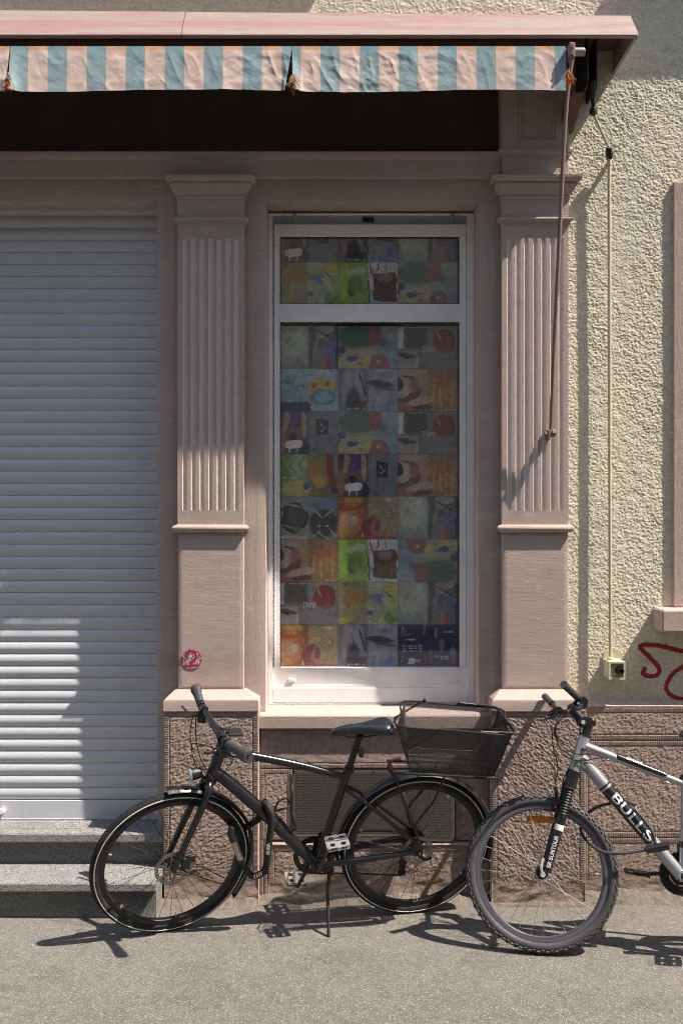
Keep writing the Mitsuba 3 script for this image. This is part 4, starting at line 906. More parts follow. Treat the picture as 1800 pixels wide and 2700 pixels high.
def pedal_mesh(c, tilt, n=(0, 0, 1)):
    """platform pedal about .10 x .10 with four windows and pins"""
    g = affinity.scale(Point(0, 0).buffer(.05, 2), 1.05, 1.0).union(sbox(-.046, -.047, .046, .047)).intersection(sbox(-.05, -.05, .05, .05))
    for sx in (-1, 1):
        for sy in (-1, 1):
            g = g.difference(Polygon([(sx * .012, sy * .012), (sx * .036, sy * .012), (sx * .033, sy * .036), (sx * .014, sy * .036)]))
    out = []
    for z in (-.008, .006):
        m = trimesh.creation.extrude_polygon(g, .003, engine='earcut'); m.apply_translation((0, 0, z)); out.append(m)
    out += [bx(-.05, -.044, -.04, .04, -.008, .009, .001), bx(.044, .05, -.04, .04, -.008, .009, .001), tube([(0, -.055, 0), (0, .05, 0)], .009, 10)]
    for sx in (-1, 1):
        for y in (-.04, -.02, 0, .02, .04):
            out.append(tube([(sx * .042, y, .008), (sx * .042, y, .0125)], .0018, 5))
    m = cat(out)
    # platform plane spanned by bike x and z: local z of the pedal becomes up
    M = np.eye(4); M[:3, 0] = [1, 0, 0]; M[:3, 1] = [0, 0, 1]; M[:3, 2] = [0, 1, 0]
    m.apply_transform(M); m.apply_transform(rot_about((0, 0, 0), (0, 0, 1), tilt)); m.apply_translation(c)
    return m
def wrap_text(txt, height, a, b, r, start, off, flip=False, bold=True, adv=1.0):
    """lettering wrapped on the near side of a tube from a to b; start metres along it"""
    m = meshkit.text_mesh(txt, height, .0006, bold=bold)
    m = m.subdivide_to_size(.006)
    v = m.vertices - [0, height / 2, 0]
    a, b = np.array(a, float), np.array(b, float)
    t = (b - a) / np.linalg.norm(b - a); w = np.array([0, 0, 1.]); u = np.cross(t, w)
    ph = v[:, 1] / r + off
    p = a + (start + v[:, :1] * adv) * t + (r + .0008 + v[:, 2:3]) * (np.sin(ph)[:, None] * u + np.cos(ph)[:, None] * w)
    return trimesh.Trimesh(p, m.faces, process=False)

# ---- black city bicycle
Mc = bike_matrix((.3161, -.3336, 0), math.radians(10.7), math.radians(14.2))
CB = thing('city_bicycle', 'matte black city bicycle with mudguards standing on its kickstand', 'bicycle')
SAX0, SAX = np.array([.923, .75, 0]), np.array([-.049, .163, 0]) / np.linalg.norm([-.049, .163, 0])
Ms = rot_about(SAX0, SAX, -11)
def cb(name, mesh, mat, parent=CB, smooth=40, steer=False, **k):
    return put(name, mesh, mat, parent, smooth, M=(Mc @ Ms) if steer else Mc, **k)
HUBR, HUBF = (-.005, .350, 0), (1.094, .3475, 0)
fr = [tube([(.930, .727, 0), (.905, .808, 0), (.881, .889, 0)], [.026, .0245, .025], 18),
      tube([(.893, .862, 0), (.82, .850, 0), (.69, .8195, 0), (.52, .772, 0), (.338, .713, 0)], [.021, .0195, .0185, .017, .0145], 16, smooth=4),
      tube([(.915, .772, 0), (.86, .725, 0), (.70, .565, 0), (.56, .405, 0), (.462, .302, 0)], [.026, .027, .027, .026, .025], 18, smooth=4),
      tube([(.447, .300, 0), (.40, .47, 0), (.34, .70, 0), (.322, .757, 0)], [.021, .019, .0185, .0185], 16, smooth=3),
      tube([(.452, .300, -.037), (.452, .300, .037)], .0255, 20), tube([(.325, .742, 0), (.3205, .757, 0)], .0225, 16)]
for s in (-1, 1):
    fr += [tube([(.343, .664, s * .016), (.26, .612, s * .038), (.10, .478, s * .056), (.006, .402, s * .062)], [.009, .0095, .009, .010], 10, smooth=4),
           tube([(.440, .298, s * .030), (.33, .318, s * .046), (.18, .336, s * .056), (.055, .352, s * .062), (.012, .372, s * .063), (.004, .40, s * .063)], [.015, .0145, .0135, .0125, .0115, .010], 12, smooth=4),
           plate([(-.022, .338), (.02, .335), (.03, .38), (.012, .412), (-.012, .405), (-.022, .37)], s * .063, .007)]
fr += [tube([(.36, .66, -.018), (.36, .66, .018)], .012, 10), tube([(.395, .315, -.04), (.395, .315, .04)], .009, 8)]
cb('frame', cat(fr), 'frame_black', smooth=50)
def city_wheel(c, steer, front):
    w = cb('wheel', cat(lz([(.286, -.008), (.288, -.011), (.308, -.0115), (.3085, .0115), (.288, .011), (.286, .008)], c, 96, closed=True), tube([(c[0], c[1], -.05), (c[0], c[1], .05)], .0095, 12), tube([(c[0], c[1], -.036), (c[0], c[1], .036)], .017, 16), disc((c[0], c[1], .033), (0, 0, 1), .027, .004, 20), disc((c[0], c[1], -.033), (0, 0, 1), .027, .004, 20)), 'matte_black', steer=steer)
    cb('tyre', torus(c, .3285, .0215), 'rubber', w, steer=steer, smooth=True)
    cb('reflective_stripe', cat([lz([(.3295, s * .0210), (.3300, s * .0224), (.3338, s * .0218), (.3342, s * .0204)], c, 96, closed=True) for s in (-1, 1)]), 'reflective_line', w, steer=steer)
    cb('spokes', spokes(c, .289, .025, .032, 32), 'matte_black', w, steer=steer, smooth=False, kind='stuff')
    cb('brake_disc', rotor(c, .043, .081 if front else .071), 'rotor_steel', w, steer=steer, smooth=False)
    cb('spoke_reflectors', cat([tube([(c[0] + .27 * math.cos(a), c[1] + .27 * math.sin(a), s * .006), (c[0] + .285 * math.cos(a), c[1] + .285 * math.sin(a), s * .005)], .0022, 5) for a in np.radians([20, 75, 120, 170, 215, 265, 320]) for s in (-1, 1)]), 'alloy', w, steer=steer, smooth=False, kind='stuff')
    return w
wf = city_wheel(HUBF, True, True)
wr = city_wheel(HUBR, False, False)
cb('cassette', cat([disc((HUBR[0], HUBR[1], -.045 + .004 * k), (0, 0, 1), .028 + .0045 * (6 - k), .002, 26) for k in range(7)]), 'steel_dark', wr, smooth=False)
cb('axle_lever', cat(tube([(-.005, .348, .068), (-.005, .346, .082), (-.03, .328, .086), (-.06, .338, .086)], [.011, .009, .006, .0055], 8, smooth=3)), 'matte_black', smooth=60)
# fork, front mudguard and lamp turn with the handlebar
fk = [tube([(.932, .722, 0), (.927, .738, 0)], .029, 18)]
for s in (-1, 1):
    fk.append(tube([(.934, .722, s * .012), (.946, .700, s * .040), (.985, .61, s * .052), (1.045, .47, s * .055), (1.088, .365, s * .055), (1.094, .345, s * .055)], [.020, .0215, .0205, .0185, .0165, .014], 14, smooth=4, sx=.8))
cb('fork', cat(fk), 'frame_black', steer=True, smooth=50)
cb('brake_caliper', cat(bx(1.025, 1.062, .345, .40, .040, .066, .006), bx(1.0, 1.04, .375, .41, .05, .066, .004), tube([(1.00, .33, .06), (1.03, .318, .062), (1.085, .334, .062)], .0065, 8, smooth=4)), 'steel_dark', steer=True)
cb('axle_end', tube([(1.094, .3475, -.064), (1.094, .3475, .066)], .009, 12), 'matte_black', steer=True)
cb('mudguard', fender(HUBF, .372, .029, 88, 219, 44), 'gloss_black', steer=True, smooth=40)
cb('mudguard_tip', fender(HUBF, .3735, .030, 86.5, 91, 5), 'steel_dark', steer=True, smooth=40)
cb('mudguard_stay', cat([tube([(1.088, .36, s * .06), (.84, .19, s * .030)], .0022, 5) for s in (-1, 1)]), 'matte_black', steer=True)
cb('mudguard', fender(HUBR, .372, .029, -6, 196, 60), 'gloss_black', smooth=40)
LP = cb('headlight', cat(lathe([(0, -.028), (.018, -.024), (.025, -.005), (.027, .012), (.027, .02)], (.992, .772, 0), (.93, -.05, 0), 20), tube([(.968, .762, 0), (.95, .735, 0)], .006, 8)), 'matte_black', steer=True)
cb('lens', lathe([(.0262, .016), (.024, .024), (.014, .028), (0, .029)], (.992, .772, 0), (.93, -.05, 0), 20), 'lens_clear', LP, steer=True)
# stem, bar, grips, levers
bar = [(.983, 1.034, -.29), (.972, 1.009, -.24), (.959, .987, -.19), (.921, .953, -.1), (.890, .927, -.03), (.877, .928, .03), (.861, .942, .1), (.829, .960, .19), (.797, .982, .29)]
cb('stem', cat(tube([(.882, .886, 0), (.873, .917, 0)], .0215, 16), tube([(.874, .908, 0), (.884, .927, 0)], [.019, .018], 12), tube([(.8855, .9275, -.024), (.8815, .9275, .024)], .0215, 14)), 'matte_black')
HB = cb('handlebar', tube(bar, [.0115, .0115, .0125, .0145, .0158, .0158, .0145, .0125, .0115], 14, smooth=5), 'frame_black', smooth=60)
def along(i0, i1, n):
    p = spline(bar, 10); return p[np.linspace(i0, i1, n).astype(int)]
cb('grip', tube(along(0, 17, 9)[::-1], [.0155, .0165, .0165, .017, .0175, .019, .0215, .0235, .0205], 16, sx=1.15), 'grip_rubber', HB, smooth=60)
cb('grip', tube(along(60, 80, 9), [.0165, .0175, .0175, .018, .0185, .020, .0225, .0245, .0215], 16, sx=1.15), 'grip_rubber', HB, smooth=60)
pb = spline(bar, 10)
for s, i, nxt in ((-1, 22, 24), (1, 56, 54)):
    p = pb[i]; t = pb[nxt] - pb[i]; t /= np.linalg.norm(t)
    cb('lever_clamp', tube([p - t * .011, p + t * .011], .0195, 14), 'gloss_black', HB)
    cb('brake_lever', cat(tube([p + [.01, -.012, 0], p + [.04, -.030, 0], p + [.062, -.030, s * .02], p + [.080, -.020, s * .045], p + [.092, -.010, s * .06]], [.011, .010, .0065, .0055, .006], 10, smooth=5, sx=.8), bx(p[0] - .012, p[0] + .028, p[1] - .065, p[1] - .012, p[2] - .012, p[2] + .012, .006)), 'gloss_black', HB, smooth=50)
cb('band', cat([tube([pb[i] - (pb[i + 1] - pb[i]) * .8, pb[i] + (pb[i + 1] - pb[i]) * .8], .0175, 14) for i in (19, 60)]), 'steel_dark', HB)
cb('display', cat(bx(.792, .856, .928, .944, -.055, .005, .006), bx(.846, .872, .925, .942, -.062, -.028, .004), tube([(.862, .934, -.045), (.905, .945, -.07)], .008, 8)), 'gloss_black', HB, smooth=20)
cb('bell', cat(lathe([(0, .016), (.012, .013), (.018, .004), (.0185, 0), (0, 0)], (.836, .914, .12), (0, 1, .2), 18), tube([(.85, .93, .115), (.836, .912, .12)], .006, 6)), 'alloy', HB)
cb('cables', cat(tube([(1.0, .945, -.17), (1.01, .88, -.15), (1.0, .80, -.08), (.97, .745, -.02), (.95, .70, .03)], .0024, 6, smooth=8), tube([(.985, .93, -.19), (.985, .86, -.12), (.965, .80, -.04), (.925, .765, .02), (.90, .768, .02)], .0024, 6, smooth=8),
        tube([(.86, .915, .13), (.93, .925, .08), (1.0, .905, .0), (1.005, .87, -.02), (.965, .80, .02), (.92, .752, .027)], .0024, 6, smooth=8), tube([(.845, .90, .12), (.845, .85, .08), (.87, .79, .04), (.885, .755, .03)], .0022, 6, smooth=8), tube([(.95, .70, .03), (.985, .60, .03), (1.03, .45, .045), (1.04, .40, .05)], .0022, 6, smooth=8)), 'matte_black', kind='stuff')
# saddle and post
cb('seatpost', cat(tube([(.324, .748, 0), (.282, .915, 0)], .0150, 14), tube([(.30, .917, 0), (.255, .925, 0)], .011, 8)), 'matte_black')
SDL = []
stn = [(.412, .006, .934, .927), (.405, .014, .944, .921), (.385, .019, .955, .920), (.345, .021, .963, .925), (.30, .025, .967, .930), (.26, .034, .970, .932), (.22, .053, .977, .930), (.185, .066, .983, .930), (.16, .070, .981, .932), (.142, .060, .970, .937), (.134, .040, .957, .944)]
K = 20
for x, h, top, low in stn:
    for k in range(K):
        a = 2 * math.pi * k / K
        c, s = math.cos(a), math.sin(a)
        SDL.append((x, (top + low) / 2 + (top - low) / 2 * (abs(s) ** .75) * (1 if s > 0 else -1) - (.012 * c * c if s > -.2 else .012 * c * c), h * (abs(c) ** .85) * (1 if c > 0 else -1)))
Vs = np.array(SDL); ns = len(stn)
q = [[i * K + k, i * K + (k + 1) % K, (i + 1) * K + (k + 1) % K, (i + 1) * K + k] for i in range(ns - 1) for k in range(K)]
sm = quads(Vs, q)
sm = cat(sm, trimesh.Trimesh(np.vstack([Vs[:K], Vs[:K].mean(0)]), [[k, K, (k + 1) % K] for k in range(K)], process=False), trimesh.Trimesh(np.vstack([Vs[-K:], Vs[-K:].mean(0)]), [[k, (k + 1) % K, K] for k in range(K)], process=False))
sm.merge_vertices(); sm = trimesh.remesh.subdivide_loop(*(sm.vertices, sm.faces), iterations=2); sm = trimesh.Trimesh(*sm, process=False); 
SA = cb('saddle', sm, 'saddle_vinyl', smooth=True)
cb('saddle_rail', cat([tube([(.37, .925, s * .008), (.33, .912, s * .018), (.24, .915, s * .022), (.17, .935, s * .035)], .0035, 8, smooth=4) for s in (-1, 1)]), 'steel_dark', SA)
cb('rear_light', bx(.262, .283, .806, .848, -.014, .014, .005), 'gloss_black', smooth=20)
# drive train (far side)
cx, cy = .452, .300
g = Point(0, 0).buffer(.096, 48).difference(Point(0, 0).buffer(.072, 32))
arms = [LineString([(0, 0), (.08 * math.cos(a), .08 * math.sin(a))]).buffer(.011) for a in np.arange(5) * 2 * math.pi / 5 + .4]
g = union_all([g, Point(0, 0).buffer(.03)] + arms)
ch = trimesh.creation.extrude_polygon(g, .006, engine='earcut'); ch.apply_translation((cx, cy, -.052))
CS = cb('crankset', cat(ch, tube([(cx, cy, -.07), (cx, cy, .07)], .013, 14)), 'matte_black', smooth=30)
cb('crank_arm', tube([(cx, cy, -.072), (.482, .207, -.078), (.517, .118, -.084)], [.017, .0145, .013], 12, sx=.65), 'gloss_black', CS)
cb('crank_arm', tube([(cx, cy, .072), (.42, .40, .078), (.389, .478, .084)], [.017, .0145, .013], 12, sx=.65), 'gloss_black', CS)
cb('pedal', pedal_mesh((.389, .478, .142), -7), 'pedal_grey', CS, smooth=25)
cb('pedal', pedal_mesh((.517, .118, -.142), 4), 'pedal_grey', CS, smooth=25)
cb('chain', cat(tube([(cx, cy + .094, -.047), (.22, .408, -.047), (-.005, .392, -.044)], .0042, 5), tube([(cx - .01, cy - .094, -.047), (.25, .190, -.05), (.045, .163, -.052), (.028, .182, -.052), (.03, .20, -.052), (.004, .255, -.05), (-.02, .31, -.046)], .0042, 5)), 'steel_dark', CS, smooth=False)
cb('derailleur', cat(tube([(.0, .325, -.06), (.012, .285, -.068), (.02, .262, -.066)], .011, 8), bx(.022, .048, .165, .265, -.060, -.056, .0015), bx(.022, .048, .165, .265, -.048, -.044, .0015), disc((.036, .18, -.052), (0, 0, 1), .020, .006, 14), disc((.030, .25, -.052), (0, 0, 1), .019, .006, 14)), 'gloss_black', CS)
cb('front_derailleur', cat(bx(.39, .44, .385, .415, -.055, -.04, .004), tube([(.41, .40, -.04), (.412, .41, 0)], .008, 8), disc((.437, .405, .0), (0, 0, 1), .008, .02, 10)), 'steel_dark', CS)
cb('kickstand', cat(tube([(.398, .262, .018), (.394, .246, .03), (.405, .187, .062), (.410, .128, .122), (.417, .0535, .193)], [.012, .010, .0075, .0075, .0078], 10, smooth=4), bx(.375, .42, .255, .285, -.01, .03, .004), disc((.394, .248, .034), (0, 0, 1), .009, .01, 10)), 'matte_black')
# bottle cage
cb('bottle_cage', cat(tube([(.688, .600, .0), (.655, .562, 0), (.585, .480, 0), (.566, .455, 0)], .0065, 8), tube([(.650, .562, 0), (.625, .59, .034), (.590, .600, .036), (.582, .596, 0), (.590, .600, -.036), (.625, .59, -.034), (.650, .562, 0)], .0045, 8, smooth=4), tube([(.579, .604, 0), (.575, .575, .006), (.567, .53, .02), (.552, .478, .012), (.560, .465, 0)], .005, 8, smooth=3), tube([(.579, .604, 0), (.575, .575, -.006), (.567, .53, -.02), (.552, .478, -.012), (.560, .465, 0)], .005, 8, smooth=3)), 'matte_black')
# rear rack
RK = [tube([(.135, .752, s * .055), (.0, .738, s * .06), (-.2, .715, s * .06), (-.345, .698, s * .055)], .0055, 8, smooth=3) for s in (-1, 1)]
RK += [tube([(x, y, -.06), (x, y, .06)], .005, 8) for x, y in ((.135, .752), (.0, .738), (-.2, .715), (-.345, .698))]
for s in (-1, 1):
    RK += [tube([(.125, .750, s * .058), (.10, .66, s * .066), (.04, .526, s * .07), (.0, .40, s * .07)], .0055, 8, smooth=3), tube([(-.10, .727, s * .06), (-.05, .60, s * .068), (.02, .50, s * .070), (.0, .40, s * .07)], .0055, 8, smooth=3)]
cb('rack', cat(RK), 'matte_black')
cb('rack_strap', tube([(.145, .742, .03), (.155, .775, .035), (.135, .798, .03), (.098, .805, .025)], .0055, 8, smooth=5), 'dark_red')

# ---- wire basket on the rack
BK = thing('bicycle_basket', 'black wire mesh basket with folding handles on the rack of the black bicycle', 'basket')
def bk(name, mesh, mat='matte_black', **k):
    return put(name, mesh, mat, BK, M=Mc, **k)
NL, NR, FR, FL = np.array([(.161, 1.031, .165), (-.350, .966, .165), (-.415, .932, -.165), (.045, .988, -.165)])
nl, nr, fr_, fl = np.array([(.076, .786, .115), (-.308, .746, .115), (-.335, .741, -.115), (.045, .781, -.115)])
def weave(a, b, c, d, pitch=.0088, r=.00115):
    """diamond mesh on the quad a b (top edge) d c (bottom edge)"""
    W, Hh = np.linalg.norm(b - a), np.linalg.norm(c - a)
    out = []
    at = lambda s, t: (a * (1 - s) + b * s) * (1 - t) + (c * (1 - s) + d * s) * t
    k = Hh / W * .62
    n = int((W + Hh * .62) / pitch)
    for sg in (1, -1):
        for i in range(n):
            s0 = -k + i * (1 + k) / n
            s1 = s0 + k
            t0, t1 = 0., 1.
            if s0 < 0: t0 = -s0 / k
            if s1 > 1: t1 = (1 - s0) / k
            p, q = s0 + k * t0, s0 + k * t1
            if t1 - t0 < .02: continue
            if sg < 0: p, q = 1 - p, 1 - q
            z = .0006 * sg
            out.append(tube([at(p, t0), at(q, t1)], r, 3))
    return cat(out)
bk('wire_mesh', cat(weave(NL, NR, nl, nr), weave(FL, FR, fl, fr_), weave(NL, FL, nl, fl), weave(NR, FR, nr, fr_), weave(nl, nr, fl, fr_, .013)), smooth=False, kind='stuff')
bk('rim', cat(tube(spline([NL, (NL + NR) / 2, NR, (NR + FR) / 2, FR, (FR + FL) / 2, FL, (FL + NL) / 2], 3, True), .0042, 8, closed=True)))
bk('bottom_rim', cat(tube([nl, nr, fr_, fl], .0030, 8, closed=True), *[tube([a, b], .0028, 6) for a, b in ((NL, nl), (NR, nr), (FL, fl), (FR, fr_))], tube([NL * .35 + nl * .65, NR * .35 + nr * .65], .0022, 6), tube([NL * .05 + nl * .95, NR * .05 + nr * .95], .0026, 6)))
hn = np.array([-.035, 1.008, .166]); hf = np.array([-.05, .989, -.166])
bk('handle', tube([hf, (.07, .918, -.162), (.095, .912, -.14), (.108, .922, .0), (.104, .924, .14), (.090, .930, .168), hn], .0042, 8, smooth=2))
bk('handle', tube([(-.215, .969, -.166), (-.375, .943, -.166), (-.395, .941, -.14), (-.375, .968, .14), (-.355, .974, .166), (-.208, .988, .166)], .0044, 8, smooth=2))
bk('handle_grip', cat(tube([(-.30, .956, -.167), (-.375, .944, -.166), (-.395, .941, -.14), (-.385, .955, 0), (-.375, .968, .14), (-.358, .974, .166), (-.29, .981, .166)], .0062, 8, smooth=3)))
bk('handle_stop', cat([trimesh.creation.icosphere(1, .008).apply_translation(p) for p in (hn, hf, (-.215, .969, -.166), (-.208, .988, .166))]), 'steel_dark')

# ---- chain lock round the down tube and the front wheel
CL = thing('chain_lock', 'black fabric covered chain lock round the down tube of the black bicycle', 'bicycle lock')
lk = [(.690, .607, .0), (.676, .600, .034), (.664, .561, .050), (.670, .492, .056), (.677, .398, .056), (.681, .333, .050), (.692, .290, .040), (.729, .268, .032), (.758, .288, .034), (.787, .340, .042)]
def cl(n, m, mat, **k): return put(n, m, mat, CL, M=Mc, **k)
cl('sleeve', tube(lk, [.0165, .0168, .016, .015, .0155, .015, .016, .0155, .0145, .0125], 12, smooth=5), 'fabric_black', smooth=60)
cl('sleeve', tube([(.838, .50, .036), (.828, .49, -.02), (.778, .452, -.062), (.747, .468, -.062), (.706, .506, -.050), (.690, .572, -.034), (.690, .607, 0)], [.0135, .013, .0145, .016, .0165, .0165, .0165], 12, smooth=5), 'fabric_black', smooth=60)
d0, d1 = np.array([.795, .365, .046]), np.array([.832, .468, .044])
cl('combination_wheels', cat([tube([d0 + (d1 - d0) * t, d0 + (d1 - d0) * (t + .085)], .0148, 14) for t in (.50, .60, .70, .80)]), 'steel')
cl('cylinder', tube([d0 + (d1 - d0) * .02, d0 + (d1 - d0) * .49], .0140, 14), 'steel')
cl('end_cap', tube([d0 + (d1 - d0) * .88, d1 + (d1 - d0) * .22, (.838, .505, .036)], .0155, 12), 'matte_black')
cl('end_cap', tube([(.784, .335, .042), d0 + (d1 - d0) * .03], .0150, 12), 'matte_black')
lb = meshkit.text_mesh('ABUS', .015, .0006, bold=True)
lb.apply_transform(np.array([[0, 1., 0, .672], [-1., 0, 0, .452], [0, 0, 1, .0725], [0, 0, 0, 1]]) )
cl('lettering', lb, 'letter_white', smooth=False)
cl('shiny_links', cat([tube([np.array([.700, .283, .053]) + [.010 * k, -.0045 * k, 0], np.array([.704, .300, .050]) + [.010 * k, -.0045 * k, 0]], .0035, 6) for k in range(4)]), 'alloy')

# ---- silver mountain bicycle
Mm = bike_matrix((.8461, -.7747, 0), math.radians(-6.9), math.radians(-13.2))
MB_ = thing('mountain_bicycle', 'silver and black mountain bicycle with knobby tyres leaning on the right plinth', 'bicycle')
def mb(name, mesh, mat, parent=MB_, smooth=40, **k):
    return put(name, mesh, mat, parent, smooth, M=Mm, **k)
MF, MR, BBm = (0, .325, 0), (-1.01, .325, 0), (-.585, .338, 0)
def mtb_wheel(c):
    w = mb('wheel', cat(tube([(c[0], c[1], -.05), (c[0], c[1], .05)], .008, 12), tube([(c[0], c[1], -.034), (c[0], c[1], .034)], .014, 16), disc((c[0], c[1], .032), (0, 0, 1), .024, .004, 20), disc((c[0], c[1], -.032), (0, 0, 1), .024, .004, 20)), 'steel_dark')
    mb('rim', lz([(.256, -.009), (.259, -.0125), (.281, -.013), (.281, .013), (.259, .0125), (.256, .009)], c, 96, closed=True), 'rim_grey', w)
    mb('brake_track', cat([lz([(.264, s * .0122), (.2645, s * .0140), (.2775, s * .0142), (.278, s * .0124)], c, 96, closed=True) for s in (-1, 1)]), 'track_grey', w)
    ty = [torus(c, .2975, .0225, 96, 14, 1.08)]
    kn = bx(-.0085, .0085, -.0062, .0062, -.0045, .0045, .0012)
    for k in range(104):
        a = 2 * math.pi * k / 104
        rows = ((-.0165, .65, 1.0), (.0165, -.65, 1.0)) if k % 2 else ((-.0205, .95, .8), (.0205, -.95, .8), (.0, .0, .9))
        for z, t, sc in rows:
            m = kn.copy(); m.apply_scale(sc)
            rr = .2975 + .0215 * math.cos(math.asin(max(-1, min(1, z / .0243)))) + .0015
            # knob axes: x tangential, y across, z outwards
            R_ = np.eye(4); ca, sa = math.cos(a), math.sin(a)
            out = np.array([ca * math.cos(t), sa * math.cos(t), -math.sin(t)]); tan = np.array([-sa, ca, 0]); acr = np.cross(out, tan)
            R_[:3, 0], R_[:3, 1], R_[:3, 2], R_[:3, 3] = tan, acr, out, np.array(c) + [rr * ca, rr * sa, z]
            m.apply_transform(R_); ty.append(m)
    mb('tyre', cat(ty), 'rubber_grey', w, smooth=30)
    mb('spokes', spokes(c, .258, .022, .032, 32, .0011), 'spoke_steel', w, smooth=False, kind='stuff')
    return w
mwf = mtb_wheel(MF); mtb_wheel(MR)
mb('wheel_valve', tube([(-.262, .325, 0), (-.225, .33, .002)], .0035, 6), 'alloy', mwf)
arcm = []
HT0, HT1 = np.array([-.146, .752, 0]), np.array([-.1965, .900, 0])
DT0, DT1 = np.array([-.176, .808, 0]), np.array([-.575, .340, 0])
fr = [tube([HT0, HT1], [.0265, .0255], 18), tube([(-.185, .862, 0), (-.24, .842, 0), (-.60, .712, 0)], [.024, .0225, .0175], 16, smooth=3, sx=.85), tube([DT0, DT0 * .75 + DT1 * .25, DT1], [.0285, .0275, .0265], 18, smooth=3),
      tube([(-.585, .338, 0), (-.60, .50, 0), (-.615, .742, 0)], .0178, 16), tube([(-.585, .338, -.036), (-.585, .338, .036)], .0235, 20)]
for s in (-1, 1):
    fr += [tube([(-.60, .338, s * .028), (-.75, .335, s * .05), (-.99, .327, s * .062)], [.014, .012, .010], 10, smooth=3), tube([(-.612, .70, s * .014), (-.75, .58, s * .045), (-.995, .34, s * .062)], [.009, .009, .009], 10, smooth=3), plate([(-1.03, .31), (-.98, .31), (-.97, .345), (-1.0, .36)], s * .062, .006)]
mb('frame', cat(fr), 'silver_paint', smooth=50)
tdt = (DT1 - DT0) / np.linalg.norm(DT1 - DT0); Ld = np.linalg.norm(DT1 - DT0)
def band(a, b, r, skew=.0):
    return tube([DT0 + tdt * a, DT0 + tdt * b], r, 20)
mb('dark_band', cat(band(.148, .156, .0285), band(.166, .440, .0284)), 'gloss_black')
mb('lettering', wrap_text('BULLS', .036, DT0 + tdt * 0, DT1, .0286, .196, .10, adv=1.55), 'letter_white', smooth=False)
ttd = np.array([-.36, -.13, 0]) / np.linalg.norm([-.36, -.13, 0])
tt_a = np.array([-.24, .842, 0])
mb('top_tube_decal', tube([tt_a + ttd * .075 + [0, .004, .006], tt_a + ttd * .10 + [0, .007, .008], tt_a + ttd * .30 + [0, .005, .006], tt_a + ttd * .36 + [0, .001, .002]], [.004, .0165, .0145, .005], 12), 'gloss_black')
mb('top_tube_lettering', wrap_text('SPORT', .010, tt_a + [0, .007, .008], tt_a + ttd + [0, .007, .008], .0170, .13, .55, adv=1.6), 'letter_white', smooth=False)
mb('cable_stop', cat([tube([tt_a + ttd * d + [0, -.020, .012], tt_a + ttd * (d + .014) + [0, -.020, .012]], .005, 8) for d in (.045, .31)]), 'silver_paint')
mb('head_badge', wrap_text('BU', .018, HT1, HT0, .0268, .05, .35, adv=1.0), 'frame_black', smooth=False)
mb('headset', cat(tube([(-.1995, .908, 0), (-.1965, .899, 0)], [.027, .0275], 18), tube([(-.1465, .753, 0), (-.142, .741, 0)], .0275, 18)), 'matte_black')
mb('fork_crown', cat(tube([(-.142, .742, 0), (-.136, .722, 0)], .030, 16), tube([(-.131, .712, -.062), (-.131, .712, .062)], [.0255, .0255], 14), *[tube([(-.133, .725, s * .06), (-.122, .682, s * .06)], [.024, .0265], 14) for s in (-1, 1)]), 'gloss_black')
ax_ = np.array([.110, -.375, 0]) / np.linalg.norm([.110, -.375, 0])
for s in (-1, 1):
    p0 = np.array([-.123, .690, s * .06])
    n = 30
    L = mb('fork_leg', cat(tube([p0 + ax_ * .125, p0 + ax_ * .16, p0 + ax_ * .30, p0 + ax_ * .37], [.021, .0195, .0185, .0175], 14), tube([p0 + ax_ * .36, (-.005, .335, s * .058), (0, .325, s * .056)], [.016, .012, .011], 10)), 'gloss_black')
    mb('fork_boot', tube([p0 + ax_ * (.01 + .12 * k / n) for k in range(n + 1)], [.0205 + .0025 * math.sin(k * 2.1) for k in range(n + 1)], 14), 'matte_black', L)
    if s > 0:
        mb('white_sticker', tube([p0 + ax_ * .168, p0 + ax_ * .192], .0203, 14), 'letter_white', L)
        mb('lettering', wrap_text('SR SUNTOUR', .0155, p0 + ax_ * .352, p0 + ax_ * .20, .0190, .0, .1, adv=.98), 'letter_white', L, smooth=False)
mb('axle_lever', cat(tube([(0, .325, .06), (0, .325, .074)], .0115, 12), tube([(.004, .335, .078), (.006, .36, .080), (-.004, .392, .078)], [.005, .0062, .0055], 8, smooth=3)), 'alloy')
mb('axle_nut', tube([(0, .325, -.06), (0, .325, -.076)], .010, 10), 'alloy')
for s in (-1, 1):
    B_ = mb('brake_arm', cat(tube([(-.085, .578, s * .052), (-.072, .628, s * .045), (-.066, .682, s * .034)], [.011, .008, .007], 8, smooth=3, sx=.6), disc((-.083, .583, s * .056), (0, 0, 1), .010, .02, 10)), 'gloss_black')
    mb('brake_shoe', cat(tube([(-.045, .592, s * .024), (-.112, .585, s * .024)], .0065, 8), tube([(-.078, .59, s * .03), (-.078, .59, s * .06)], .0045, 8)), 'matte_black', B_)
mb('brake_bolt', cat([disc(p, (0, 0, 1), .0055, .012, 8) for p in ((-.066, .682, .042), (-.083, .583, .068), (-.06, .60, .05))]), 'steel')
mb('brake_noodle', tube([(-.066, .682, .03), (-.10, .705, .0), (-.115, .72, .02)], .003, 8, smooth=5), 'steel')
mb('front_reflector', bx(-.062, .058, .528, .556, -.015, -.007, .006), 'amber', smooth=20)
